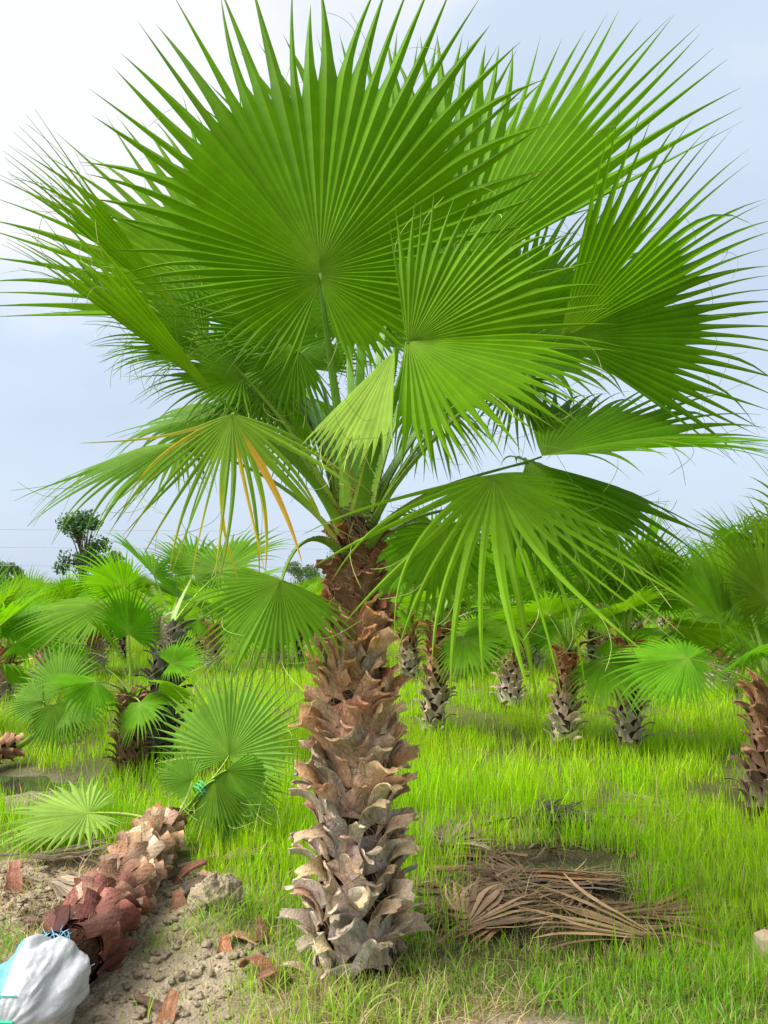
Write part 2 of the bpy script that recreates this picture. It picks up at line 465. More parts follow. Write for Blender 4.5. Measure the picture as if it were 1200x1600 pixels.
# ------------------------------------------------------------------ trunks with leaf bases (boots)
def boot_geo(rs, L, w0, w1, th_end, Rt, skew=0.0, thick=0.010, a0=-4, split=0.35, bendp=1.6, nu=6, nv=8, rag=0.10):
    """one cut leaf base: clasps the trunk, narrows and bends outward to its cut end. x across, y outward, z up."""
    us = np.linspace(-1, 1, nu + 1)
    front, back = [], []
    y = z = 0.0; prev = 0
    cut = rs.uniform(-0.22, 0.22)
    curl = rs.uniform(0.5, 0.95)
    for j in range(nv + 1):
        v = j / nv
        ang = R_(a0 + (th_end - a0) * v ** bendp)
        dl = L * (v - prev); prev = v
        y += math.sin(ang) * dl; z += math.cos(ang) * dl
        w = w0 + (w1 - w0) * min(1, v / 0.8) ** 0.75
        ny_, nz_ = math.cos(ang), -math.sin(ang)
        row_f, row_b = [], []
        for u in us:
            x = u * w + skew * v * L
            # clasping base turns into a channelled stalk
            cl = (math.sqrt(max(Rt * Rt - min(abs(u * w), Rt * 0.95) ** 2, 0)) - Rt) * (1 - v) * 0.8
            ch = -curl * w * u * u * (0.06 + 0.55 * v)
            off = cl + ch + rs.uniform(-0.002, 0.002)
            dz = (cut * u * w * 1.6 if v > 0.99 else 0) + (-split * w0 * (abs(u) - 0.0) * (1 - v) * 0.9)
            if v > 0.3 and abs(u) > 0.99: x += rs.uniform(-1, 1) * w * rag
            if v > 0.99: dz += rs.uniform(-1, 0.4) * L * rag * 0.7
            px, py, pz = x, y + ny_ * off + math.sin(ang) * dz, z + nz_ * off + math.cos(ang) * dz
            t = thick * (1.0 - 0.55 * abs(u))
            row_f.append((px, py, pz)); row_b.append((px * 0.97, py - ny_ * t, pz - nz_ * t))
        front.append(row_f); back.append(row_b)
    V = [p for r in front for p in r] + [p for r in back for p in r]
    nn = nu + 1; o = nn * (nv + 1)
    Fs = []
    for j in range(nv):
        for i in range(nu):
            p = j * nn + i
            Fs.append((p, p + 1, p + nn + 1, p + nn)); Fs.append((o + p, o + p + nn, o + p + nn + 1, o + p + 1))
    Cc = []
    ph = rs.uniform(0, 6)
    for j in range(nv + 1):
        for u in us:
            v = j / nv
            k = 0.80 + 0.30 * v + 0.10 * math.sin(ph + u * 2.2 + v * 3) 
            red = max(0, 0.55 - v) * 0.5
            Cc.append((k, k * (1 - 0.28 * red), k * (1 - 0.35 * red)))
    for j in range(nv + 1):
        for u in us:
            Cc.append((0.78, 0.66, 0.54))
    # rim with its own vertices so that the edge stays crisp
    loop = [j * nn for j in range(nv + 1)] + [nv * nn + i for i in range(1, nn)] + [j * nn + nu for j in range(nv - 1, -1, -1)]
    r0 = len(V)
    for q in loop:
        V.append(V[q]); V.append(V[o + q]); Cc.append((1.05, 0.98, 0.88)); Cc.append((0.85, 0.76, 0.66))
    for q in range(len(loop) - 1):
        Fs.append((r0 + 2 * q, r0 + 2 * q + 2, r0 + 2 * q + 3, r0 + 2 * q + 1))
    return V, Fs, Cc

def boot_mesh(seed, **k):
    rs = np.random.RandomState(seed)
    V, Fs, Cc = boot_geo(rs, **k)
    mb = MB(); mb.add(V, Fs, Cc)
    return mb.mesh('leaf_base', M_BOOT, True)

def fibres(prof, H, n, seed, cols, ln=(0.05, 0.16), w=0.0011, out=0.03):
    """matted threads of sheath fibre, thin curled ribbons round the trunk"""
    rs = np.random.RandomState(seed)
    segs = 5
    a = rs.rand(n) * 2 * np.pi; z = rs.rand(n) ** 0.8 * H
    r = np.array([prof(q) for q in z]) + rs.rand(n) * out
    L = rs.uniform(ln[0], ln[1], n)
    da = rs.normal(0, 1.0, n); cur = rs.normal(0, 7, n)
    V = np.zeros((n, segs + 1, 2, 3)); 
    ang = rs.uniform(0, 2 * np.pi, n)
    cx = a.copy(); cz = z.copy(); cr = r.copy()
    for k in range(segs + 1):
        p = np.stack([cr * np.sin(cx), -cr * np.cos(cx), cz], -1)
        V[:, k, 0] = p; V[:, k, 1] = p + np.stack([w * np.cos(cx), w * np.sin(cx), np.full(n, w)], -1)
        st = L / segs
        cx = cx + np.cos(ang) * st / np.maximum(cr, 0.03); cz = cz + np.sin(ang) * st; cr = cr + rs.normal(0, 0.006, n)
        ang = ang + cur * st * 3
    idx = np.arange(n)[:, None] * (segs + 1) * 2 + np.arange(segs)[None] * 2
    Fq = np.stack([idx, idx + 1, idx + 3, idx + 2], -1).reshape(-1, 4)
    c = np.array(cols)[rs.randint(0, len(cols), n)]
    return np_mesh('fibre', V.reshape(-1, 3), Fq, np.repeat(c, (segs + 1) * 2, 0), M_FIB)

def core_mesh(prof, H, seed=0, rings=26, sides=22, col=(0.055, 0.033, 0.022), drop=0.12):
    rs = np.random.RandomState(seed)
    mb = MB(); vs, fs = [], []
    for j in range(rings + 1):
        z = -drop + (H + drop) * j / rings
        for k in range(sides):
            a = 2 * math.pi * k / sides
            r = prof(max(z, 0)) * (0.80 + 0.1 * rs.rand())
            if j == rings: r *= 0.55
            vs.append((r * math.sin(a), -r * math.cos(a), z))
    for j in range(rings):
        for k in range(sides):
            k2 = (k + 1) % sides
            fs.append((j * sides + k, j * sides + k2, (j + 1) * sides + k2, (j + 1) * sides + k))
    fs.append(tuple(range(rings * sides, (rings + 1) * sides))); fs.append(tuple(range(sides))[::-1])
    mb.add(vs, fs, col)
    return mb.mesh('trunk', M_CORE, True)

GA = math.pi * (3 - math.sqrt(5))
def boot_layout(H, n, prof, pick, colfn, seed, z0=0.02, tws=0.62, jz=0.012, ja=0.12):
    """phyllotaxis positions: yields (mesh index, matrix, colour)"""
    rnd = random.Random(seed)
    for i in range(n):
        t = (i + 0.5) / n
        z = z0 + (H - z0) * t
        a = i * GA + rnd.uniform(-ja, ja)
        r = prof(z) * 1.0
        tw = rnd.choice((-1, 1)) * rnd.uniform(0.05, tws)
        M = (Matrix.Translation((r * math.sin(a), -r * math.cos(a), z + rnd.uniform(-jz, jz)))
             @ Matrix.Rotation(a + math.pi, 4, 'Z') @ Matrix.Rotation(tw, 4, 'Y'))
        yield pick(t, rnd), M, colfn(t, rnd)
def lerp3(a, b, t): return tuple(x + (y - x) * t for x, y in zip(a, b))
def ramp3(stops, t):
    for (t0, c0), (t1, c1) in zip(stops, stops[1:]):
        if t <= t1: return lerp3(c0, c1, (t - t0) / max(t1 - t0, 1e-6))
    return stops[-1][1]
def jit(c, rnd, a=0.14, h=0.06):
    k = rnd.uniform(1 - a, 1 + a)
    return tuple(max(0, x * k * rnd.uniform(1 - h, 1 + h)) for x in c)

# ================================================================== the big palm
PD = 3.22
pb = G(556, 1478); pb.y = PD; pb.x = (556 - 600) / F_PX * PD * 1.0
pb.z = gz1(pb.x, pb.y)
palm = empty('palm_tree', pb, 'tall fan palm with criss-cross stubbed trunk and full green crown, roots in the grass', 'palm tree')
TH = 1.66
def profA(z):
    t = min(max(z / TH, 0), 1)
    return 0.152 - 0.040 * t - 0.042 * max(0, (t - 0.62) / 0.38) ** 1.1 + 0.02 * max(0, 1 - t / 0.08)
trunk = link('trunk', core_mesh(profA, TH + 0.10, 1), palm, color=(1, 1, 1))
bm_hi = [boot_mesh(100 + i, L=0.095 + 0.014 * (i % 3), w0=0.052, w1=0.022, th_end=52 + 18 * (i % 3), Rt=0.09, skew=(-.35, .3, 0, .4)[i % 4], thick=0.008) for i in range(8)]
bm_mid = [boot_mesh(200 + i, L=0.105 + 0.013 * (i % 5), w0=0.074, w1=0.026 + 0.008 * (i % 3), th_end=(40, 58, 70, 84, 50)[i % 5], Rt=0.12, skew=(-.6, .6, .25, -.35)[i % 4], thick=0.012, split=0.2) for i in range(14)]
bm_lo = [boot_mesh(300 + i, L=0.115 + 0.018 * (i % 5), w0=0.074, w1=0.020 + 0.009 * (i % 3), th_end=(58, 74, 90, 112, 82)[i % 5], Rt=0.14, skew=(.6, -.6, .25, -.3)[i % 4], thick=0.011, bendp=1.2, split=0.2) for i in range(16)]
def pickA(t, r):
    if t > 0.80: return ('h', r.randrange(8))
    if t > 0.46 + r.uniform(-.1, .1): return ('m', r.randrange(14))
    return ('l', r.randrange(16))
STOPS_A = [(0, (0.64, 0.57, 0.48)), (0.30, (0.70, 0.57, 0.43)), (0.52, (0.74, 0.49, 0.30)), (0.72, (0.70, 0.38, 0.20)), (0.84, (0.36, 0.155, 0.085)), (1, (0.22, 0.09, 0.05))]
def colA(t, r):
    c = ramp3(STOPS_A, t)
    q = r.random()
    if q < 0.16: c = lerp3(c, (0.42, 0.38, 0.34), 0.7 if t < 0.75 else 0.2)
    elif q < 0.32 and t > 0.25: c = lerp3(c, (0.50, 0.20, 0.13), 0.45)
    elif q < 0.46: c = lerp3(c, (0.60, 0.47, 0.32), 0.6 if t < 0.75 else 0.2)
    return jit(c, r, 0.30, 0.09)
src = {'h': bm_hi, 'm': bm_mid, 'l': bm_lo}
for (z, i), M, c in boot_layout(TH, 296, profA, pickA, colA, 5, tws=0.95, jz=0.02, ja=0.25):
    o = link('leaf_base', src[z][i], trunk, color=c); o.matrix_local = M
fb = link('fibre', fibres(profA, TH + 0.12, 3600, 4, [(0.20, 0.12, 0.07), (0.33, 0.24, 0.15), (0.11, 0.06, 0.04), (0.42, 0.33, 0.22)], out=0.035), trunk)
tag(fb, kind='stuff')

CB = pb + Vector((0, 0, TH))                       # crown base
def main_leaf(hub, to, nrm, h0=0.05, d0=None, label=None, pet=None, root=palm, base=None, k0=0.42, k3=0.3, pw=(0.031, 0.011), pcol=(0.13, 0.31, 0.02), objc=(1, 1, 1), d3=None, teeth=26, threads=16, **k):
    hubp = W(*hub); tp = W(*to); ax = tp - hubp
    V, Fq, Cc = blade(ax, nrm, ax.length, **k)
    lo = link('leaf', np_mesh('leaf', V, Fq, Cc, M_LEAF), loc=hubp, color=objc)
    if label: lo['label'] = label
    b = CB if base is None else base
    flat_ = Vector((hubp.x - b.x, hubp.y - b.y, 0)); fl = flat_.length; flat_ = flat_.normalized() if fl > 1e-4 else Vector((0, -1, 0))
    p0 = b + flat_ * 0.055 + Vector((0, 0, h0))
    dd = d0 if d0 is not None else (hubp - p0).normalized() + Vector((0, 0, 0.5))
    de = d3 if d3 is not None else ax.normalized() * 0.6 + (hubp - p0).normalized()
    upv = -flat_ + Vector((0, 0, 0.25))
    me = petiole_mesh(p0, dd, hubp + ax * 0.03, de, pw[0], pw[1], col=pcol, k0=k0, k3=k3, seed=k.get('seed', 0), up=upv, teeth=teeth)
    me.transform(Matrix.Translation(-hubp))
    po = link('petiole', me, lo, color=(1, 1, 1))
    if threads:
        rs = np.random.RandomState(k.get('seed', 0) + 90); mb = MB()
        nc, ns = 5, len(ST); Nn = len(V) // (nc * ns)
        for _ in range(threads):
            i = rs.randint(Nn); st = rs.randint(6, 10)
            p = Vector(V[(i * ns + st) * nc]); d = Vector(V[(i * ns + st) * nc] - V[(i * ns + st - 2) * nc]).normalized()
            sd_ = Vector(rs.normal(size=3)); pts = [p]; curl = Vector(rs.normal(size=3)) * 0.35
            for q in range(9):
                d = (d + curl * 0.8 + Vector((0, -0.05, -0.10))).normalized(); pts.append(pts[-1] + d * rs.uniform(0.012, 0.03))
            mb.tube(pts, [0.0011] * 9 + [0.0004], 3, (0.42, 0.50, 0.16))
        tag(link('thread', mb.mesh('thread', M_FIB), lo), kind='stuff')
    wparent(lo, root)
    return lo
# normals are given in world axes: -Y looks at the camera, +X right, +Z up
# 1 the great upright fan
main_leaf((500, 442, 3.00), (498, 2, 3.22), (0.05, -1, 0.10), span=336, N=70, fold=10, droop=0.10, tip=0.10, base_len=0.34, split=0.62, seed=1, brown=0.4, yellow=0.12, taper=1.1, wander=0.05, lpow=3.0, pleat=0.65, h0=0.14)
# 2 behind it, up and to the left
main_leaf((415, 510, 3.55), (150, 230, 3.80), (0.25, -1, 0.30), span=116, N=27, fold=10, droop=0.16, tip=0.2, seed=2, col=(0.12, 0.285, 0.003), wander=0.03, h0=0.12, split=0.58)
# 3 top right fan
main_leaf((700, 455, 3.50), (842, 58, 3.80), (-0.30, -1, 0.10), span=118, N=29, fold=14, droop=0.10, tip=0.1, seed=3, wander=0.03, split=0.64, taper=1.1, yellow=0.1, brown=0.4, pleat=0.5, h0=0.12, base_len=0.25)
# 4 behind the great fan
main_leaf((610, 440, 3.75), (630, 66, 4.0), (0, -1, 0.2), span=150, N=26, fold=10, droop=0.08, tip=0.1, seed=4, wander=0.02, h0=0.16)
# 5 right front fan, folded along its upper edge
main_leaf((628, 535, 2.72), (955, 505, 2.62), (0.30, -1, 0.32), span=196, N=42, fold=14, droop=0.28, tip=0.25, base_len=0.55, split=0.62, seed=5, brown=0.5, yellow=0.12, wander=0.03, pleat=0.55, h0=0.12, d3=Vector((0.1, -0.3, 1)), col=(0.115, 0.285, 0.002))
# 5b its folded-over half, pale underside towards the camera
main_leaf((622, 538, 2.69), (520, 725, 2.58), (-0.55, -0.75, 0.25), span=64, N=13, fold=6, droop=0.2, tip=0.3, base_len=0.5, split=0.74, seed=6, brown=0.3, wander=0.03, pleat=0.3, h0=0.12, col=(0.30, 0.46, 0.07), d3=Vector((0.1, -0.3, 1)), label='pale folded leaf hanging underside out')
# 6 right, far; shade of its unlit side put into a darker green
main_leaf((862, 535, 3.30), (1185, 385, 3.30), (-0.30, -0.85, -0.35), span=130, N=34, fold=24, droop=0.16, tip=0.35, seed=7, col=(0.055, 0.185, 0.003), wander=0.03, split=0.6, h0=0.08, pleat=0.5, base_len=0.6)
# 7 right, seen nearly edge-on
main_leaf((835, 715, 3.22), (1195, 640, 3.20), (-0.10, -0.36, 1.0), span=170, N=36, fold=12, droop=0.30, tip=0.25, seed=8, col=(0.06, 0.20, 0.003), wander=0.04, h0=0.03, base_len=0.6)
# 8 right front, drooping towards the camera; green lifted to stand for light from above
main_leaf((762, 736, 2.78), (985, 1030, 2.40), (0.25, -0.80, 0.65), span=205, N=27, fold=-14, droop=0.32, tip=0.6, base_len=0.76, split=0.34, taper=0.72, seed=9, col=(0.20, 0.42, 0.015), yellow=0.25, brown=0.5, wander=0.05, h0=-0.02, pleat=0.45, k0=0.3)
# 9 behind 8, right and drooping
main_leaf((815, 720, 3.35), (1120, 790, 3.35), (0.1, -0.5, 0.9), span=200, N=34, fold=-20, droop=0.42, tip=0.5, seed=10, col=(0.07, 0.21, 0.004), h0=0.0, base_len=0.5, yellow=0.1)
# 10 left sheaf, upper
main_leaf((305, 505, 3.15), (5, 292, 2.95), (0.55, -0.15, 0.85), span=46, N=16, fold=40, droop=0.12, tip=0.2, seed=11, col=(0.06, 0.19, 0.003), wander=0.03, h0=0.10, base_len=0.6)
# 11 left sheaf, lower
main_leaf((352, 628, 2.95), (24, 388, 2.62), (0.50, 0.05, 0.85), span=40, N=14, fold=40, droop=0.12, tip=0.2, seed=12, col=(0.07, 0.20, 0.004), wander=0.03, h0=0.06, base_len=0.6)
# 12 left front, drooping, yellowing
ys_ = [(i, s0, c, am) for (i, s0, c, am) in ((14, .15, (0.66, 0.40, 0.03), 1), (17, .10, (0.70, 0.32, 0.06), 1), (16, .5, (0.62, 0.40, 0.05), .9), (11, .42, (0.72, 0.50, 0.02), 1), (10, .5, (0.68, 0.48, 0.03), .9), (12, .5, (.6, .5, .05), .7), (7, .6, (0.55, 0.46, 0.05), .8), (1, .2, (0.66, 0.44, 0.05), .9), (0, .15, (0.60, 0.42, 0.10), .9), (20, .55, (0.6, 0.44, 0.08), .9), (22, .5, (0.5, 0.42, 0.12), .8))]
main_leaf((365, 638, 2.80), (322, 895, 2.60), (-0.15, -1, 0.20), span=160, N=24, fold=-16, droop=0.35, tip=0.7, base_len=0.85, split=0.34, taper=0.7, seed=13, col=(0.17, 0.31, 0.03), yellow=1.0, brown=0.9, wander=0.06, h0=0.02, yseg=ys_, label='drooping leaf with yellow and orange segments')
# 13 far left, drooping
main_leaf((290, 690, 3.35), (45, 725, 3.45), (-0.2, -0.35, 1), span=240, N=40, fold=-14, droop=0.75, tip=0.9, base_len=0.5, split=0.5, seed=14, col=(0.08, 0.21, 0.02), wander=0.06, h0=0.0, brown=0.5)
# 14 low left, hanging from an arched stalk
main_leaf((442, 902, 3.00), (348, 1058, 2.80), (-0.15, -1, 0.30), span=196, N=36, fold=-16, droop=0.30, tip=0.2, base_len=0.72, split=0.56, seed=15, col=(0.105, 0.28, 0.015), wander=0.03, h0=-0.05, d0=Vector((-0.8, -0.2, 0.75)), d3=Vector((-0.25, -0.05, -1)), k0=0.55, k3=0.5, yellow=0.2)
# 15 low right behind the trunk
main_leaf((690, 822, 3.65), (665, 980, 3.75), (0.2, -1, 0.3), span=240, N=36, fold=-10, droop=0.35, tip=0.4, seed=16, h0=-0.04, col=(0.11, 0.29, 0.016))
# fans that close the gaps at the sides
main_leaf((385, 590, 3.25), (205, 575, 3.10), (0.1, -0.85, 0.6), span=190, N=32, fold=8, droop=0.45, tip=0.7, base_len=0.55, split=0.5, seed=59, h0=0.08, col=(0.085, 0.24, 0.004))
main_leaf((470, 545, 3.30), (345, 640, 3.20), (-0.1, -0.95, 0.3), span=180, N=30, fold=-8, droop=0.35, tip=0.6, base_len=0.55, split=0.5, seed=60, h0=0.1, col=(0.10, 0.26, 0.008))
main_leaf((330, 545, 3.35), (170, 440, 3.30), (0.35, -0.9, 0.35), span=120, N=26, fold=12, droop=0.2, tip=0.4, base_len=0.55, split=0.52, seed=61, h0=0.1, col=(0.085, 0.24, 0.003))
main_leaf((440, 525, 3.35), (255, 455, 3.25), (0.2, -0.9, 0.5), span=150, N=30, fold=10, droop=0.25, tip=0.5, base_len=0.5, split=0.52, seed=57, h0=0.1, col=(0.085, 0.25, 0.003))
main_leaf((790, 520, 3.70), (955, 335, 3.90), (-0.2, -1, 0.1), span=120, N=28, fold=12, droop=0.18, tip=0.3, base_len=0.5, split=0.52, seed=58, h0=0.1, col=(0.085, 0.25, 0.003))
# hanging leaves that fill the middle of the crown
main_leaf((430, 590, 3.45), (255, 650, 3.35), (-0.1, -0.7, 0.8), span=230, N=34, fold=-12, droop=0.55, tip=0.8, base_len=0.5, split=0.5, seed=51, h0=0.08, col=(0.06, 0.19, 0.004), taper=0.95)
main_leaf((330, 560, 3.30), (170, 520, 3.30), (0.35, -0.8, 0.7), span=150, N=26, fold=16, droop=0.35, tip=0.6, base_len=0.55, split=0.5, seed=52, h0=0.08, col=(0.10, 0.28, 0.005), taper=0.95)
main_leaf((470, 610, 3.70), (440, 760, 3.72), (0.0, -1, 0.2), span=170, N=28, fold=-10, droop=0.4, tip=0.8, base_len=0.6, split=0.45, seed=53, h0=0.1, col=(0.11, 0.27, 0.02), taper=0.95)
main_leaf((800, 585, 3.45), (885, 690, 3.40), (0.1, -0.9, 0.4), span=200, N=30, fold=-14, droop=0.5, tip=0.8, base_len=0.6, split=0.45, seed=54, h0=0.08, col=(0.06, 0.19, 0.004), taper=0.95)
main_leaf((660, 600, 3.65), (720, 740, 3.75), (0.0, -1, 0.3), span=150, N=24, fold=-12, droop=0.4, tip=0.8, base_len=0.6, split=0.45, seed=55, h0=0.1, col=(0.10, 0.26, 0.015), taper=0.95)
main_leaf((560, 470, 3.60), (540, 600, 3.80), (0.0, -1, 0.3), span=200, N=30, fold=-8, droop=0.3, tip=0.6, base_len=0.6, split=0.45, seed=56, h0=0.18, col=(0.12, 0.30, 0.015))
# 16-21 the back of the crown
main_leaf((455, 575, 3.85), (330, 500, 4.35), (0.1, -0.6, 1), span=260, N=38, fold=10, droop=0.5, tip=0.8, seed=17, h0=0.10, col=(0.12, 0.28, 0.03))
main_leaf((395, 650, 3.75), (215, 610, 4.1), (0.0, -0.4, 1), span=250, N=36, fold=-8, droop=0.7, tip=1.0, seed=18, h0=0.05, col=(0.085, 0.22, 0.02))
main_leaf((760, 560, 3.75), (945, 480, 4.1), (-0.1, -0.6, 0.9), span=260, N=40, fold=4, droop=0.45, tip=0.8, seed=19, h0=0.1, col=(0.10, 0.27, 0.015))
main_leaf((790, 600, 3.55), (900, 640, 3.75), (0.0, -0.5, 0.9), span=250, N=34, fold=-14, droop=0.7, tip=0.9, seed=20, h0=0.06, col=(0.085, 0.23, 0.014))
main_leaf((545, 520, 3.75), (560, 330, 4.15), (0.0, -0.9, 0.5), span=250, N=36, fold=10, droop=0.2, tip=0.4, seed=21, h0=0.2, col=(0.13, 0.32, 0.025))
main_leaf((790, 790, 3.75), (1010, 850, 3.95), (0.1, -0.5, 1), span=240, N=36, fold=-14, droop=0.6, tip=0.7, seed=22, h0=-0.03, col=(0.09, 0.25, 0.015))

# ================================================================== felled palm with its tied leaves
fb0 = G(150, 1512); fb0 = Vector((-1.12, 2.96, 0)); ft0 = Vector((-1.22, 4.42, 0))
fd = (ft0 - fb0); FL = fd.length
zb, zt = gz1(fb0.x, fb0.y) + 0.15, gz1(ft0.x, ft0.y) + 0.12
fdir = Vector((fd.x, fd.y, zt - zb)).normalized()
felled = empty('palm_tree', Vector((fb0.x, fb0.y, zb)), 'felled palm lying on bare mud with reddish cut stubs and leaves tied in a bundle', 'palm tree',
               rot=fdir.to_track_quat('Z', 'Y').to_euler())
def profF(z):
    t = min(max(z / FL, 0), 1)
    return 0.118 - 0.042 * t
ftr = link('trunk', core_mesh(profF, FL, 8, drop=0.05), felled, color=(1.0, 0.85, 0.8))
bm_f = [boot_mesh(400 + i, L=0.10 + 0.012 * (i % 4), w0=0.056, w1=0.040, th_end=30 + 14 * (i % 4), Rt=0.11, skew=(-.35, .3, .1, -.2)[i % 4], thick=0.012, rag=0.06) for i in range(8)]
STOPS_F = [(0, (0.10, 0.03, 0.026)), (0.12, (0.19, 0.065, 0.048)), (0.28, (0.29, 0.135, 0.09)), (0.5, (0.37, 0.215, 0.13)), (1, (0.37, 0.205, 0.10))]
for i, M, c in boot_layout(FL, 176, profF, lambda t, r: r.randrange(8), lambda t, r: jit(lerp3(ramp3(STOPS_F, min(1, max(0, t + r.uniform(-.1, .1)))), (0.60, 0.46, 0.32), 0.6 * (r.random() < 0.3) * (t > .15)), r, 0.35, 0.1), 9, z0=-0.06, tws=0.5, ja=0.2, jz=0.02):
    o = link('leaf_base', bm_f[i], ftr, color=c); o.matrix_local = M
tag(link('fibre', fibres(profF, FL + 0.05, 1800, 14, [(0.25, 0.14, 0.08), (0.35, 0.25, 0.15), (0.12, 0.06, 0.04)], out=0.03), ftr), kind='stuff')
FT = Vector((ft0.x, ft0.y, zt))
def fl(hub, to, nrm, **k):
    return main_leaf(hub, to, nrm, root=felled, base=FT, pw=(0.026, 0.010), d0=Vector((0.2, 0.9, 0.35)), k0=0.35, teeth=14, pcol=(0.30, 0.46, 0.08), **k)
PALE = (0.20, 0.40, 0.07)
fl((356, 1186, 4.75), (385, 1030, 4.95), (-0.1, -1, 0.25), span=250, N=44, fold=10, droop=0.12, tip=0.15, base_len=0.6, seed=31, col=PALE, wander=0.03, h0=0.02, pleat=0.5)
fl((352, 1200, 4.60), (420, 1300, 4.50), (0.2, -1, 0.5), span=200, N=34, fold=-20, droop=0.4, tip=0.5, seed=32, col=(0.12, 0.28, 0.035), h0=-0.02)
fl((335, 1215, 4.55), (345, 1320, 4.40), (0.0, -1, 0.4), span=120, N=22, fold=-20, droop=0.3, tip=0.4, seed=33, col=(0.085, 0.20, 0.02), h0=-0.02)
fl((300, 1222, 4.60), (245, 1190, 4.55), (0.0, -0.8, 0.7), span=200, N=30, fold=5, droop=0.4, tip=0.5, seed=34, col=PALE, h0=0.03)
fl((340, 1240, 4.70), (440, 1285, 4.70), (0.0, -0.6, 0.9), span=160, N=28, fold=-5, droop=0.2, tip=0.3, seed=35, col=(0.09, 0.22, 0.03), h0=-0.02)
# cut leaf spread flat on the ground, still joined by its stalk
fl((142, 1270, 4.72), (-15, 1296, 4.50), (0.1, -0.25, 1), span=300, N=36, fold=2, droop=0.15, tip=0.1, base_len=0.45, seed=36, col=(0.30, 0.46, 0.10), h0=-0.02, d3=Vector((-1, 0, -0.05)), label='pale leaf spread flat on the ground')
mbx = MB()
hub_ = W(352, 1196, 4.68); td = (hub_ - FT).normalized(); tc_ = FT.lerp(hub_, 0.62)
t1 = td.cross(Vector((0, 0, 1))).normalized(); t2 = t1.cross(td)
for k in range(3):
    ring = [tc_ + td * (0.02 * k - 0.02 + 0.006 * math.sin(a)) + t1 * 0.052 * math.cos(a) + t2 * 0.045 * math.sin(a) for a in np.linspace(0, 2 * math.pi, 15)]
    mbx.tube(ring, 0.0045, 5, (0.05, 0.42, 0.22))
st = link('tie_string', mbx.mesh('tie_string', M_STRING)); wparent(st, felled)

# ================================================================== sack round its roots
def sack():
    c = Vector((-1.165, 2.74, -0.01)); g = gz1(c.x, c.y); c.z = g - 0.01
    root = empty('root_sack', c, 'white woven plastic sack wrapped round the root ball of the felled palm', 'sack')
    nu, nv = 120, 70
    V, Cc, Fs = [], [], []
    ax = Vector((0.10, 0.96, 0.14)).normalized()
    for j in range(nv + 1):
        th = math.pi * j / nv
        for i in range(nu):
            ph = 2 * math.pi * i / nu
            # sphere round axis ax: pole 0 = gathered mouth
            e1 = Vector((1, -0.1, 0)).normalized(); e2 = ax.cross(e1) * -1
            r = 0.148
            ct, s_ = math.cos(th), math.sin(th)
            s2 = s_ ** 0.75
            pleat = 0.012 * abs(math.sin(ph * 7 + 2 * math.sin(ph * 3))) * max(0, ct + 0.3) + 0.006 * math.sin(ph * 5 + th * 4) + 0.011 * (float(vnoise(ph * 3.0, th * 4)) - 0.5) + 0.016 * (float(vnoise(ph * 1.3 + 9, th * 2)) - 0.5)
            crease = abs(float(vnoise(ph * 3.2 + 3, th * 0.9 + 7)) - 0.5) * 0.055 + abs(float(vnoise(ph * 7.5 + th * 1.0, th * 1.8 + 2)) - 0.5) * 0.022 + abs(float(vnoise(ph * 16 + th * 3, th * 5)) - 0.5) * 0.006 + 0.02 * (float(vnoise(ph * 1.1 + 4, th * 1.4 + 1)) - 0.5)
            rr = r + pleat - 0.012 + crease
            p = ax * (ct * 0.185) + (e1 * math.cos(ph) + e2 * math.sin(ph)) * (rr * s2)
            p.z = p.z * 0.95 + 0.122
            if p.z < 0.0: p.z = -0.01
            V.append(p)
            blue = p.x < -0.04 + 0.02 * math.sin(p.z * 14)
            dirt = max(0, 1 - p.z / 0.10)
            base = (0.12, 0.36, 0.60) if blue else (0.44, 0.45, 0.47)
            Cc.append(lerp3(base, (0.45, 0.39, 0.30), 0.45 * dirt))
    for j in range(nv):
        for i in range(nu):
            i2 = (i + 1) % nu
            Fs.append((j * nu + i, j * nu + i2, (j + 1) * nu + i2, (j + 1) * nu + i))
    mb = MB(); mb.add(V, Fs, Cc)
    link('cloth', mb.mesh('cloth', M_SACK, True), root)
    V2 = [Vector(v) for v in V]
    def stick(dx, dz, off=0.004):
        best = min((v for v in V2 if v.y < 0.1), key=lambda v: (v.x - dx) ** 2 + (v.z - dz) ** 2 + (v.y > 0) * 0.02 + v.y * 0.02)
        n = (best - Vector((0, 0.0, 0.14))).normalized()
        return best + n * off
    for (pts, col, w) in ([(-.085, .200), (-.03, .205), (.02, .20)], (0.10, 0.42, 0.34), .0022), ([(-.05, .135), (-.02, .13), (.02, .13)], (0.04, 0.50, 0.30), .004):
        m = MB(); m.tube([stick(*p) for p in pts], w, 6, col)
        link('stitch_string', m.mesh('stitch_string', M_STRING), root)
    # frayed blue hem at the mouth
    m = MB(); rnd = random.Random(3)
    for k in range(46):
        a = rnd.uniform(0, 2 * math.pi)
        p = V2[nu * 13 + int(a / (2 * math.pi) * nu) % nu]
        d = Vector((rnd.uniform(-1, 1), rnd.uniform(-.2, 1), rnd.uniform(-.2, 1))).normalized()
        m.tube([p, p + d * 0.02 + Vector((0, 0, .006)), p + d * rnd.uniform(0.03, 0.05)], [0.0018, 0.0016, 0.0008], 4, jit((0.16, 0.50, 0.68), rnd))
    link('frayed_hem', m.mesh('frayed_hem', M_STRING), root)
    # soil showing at the open side
    return root
sack()

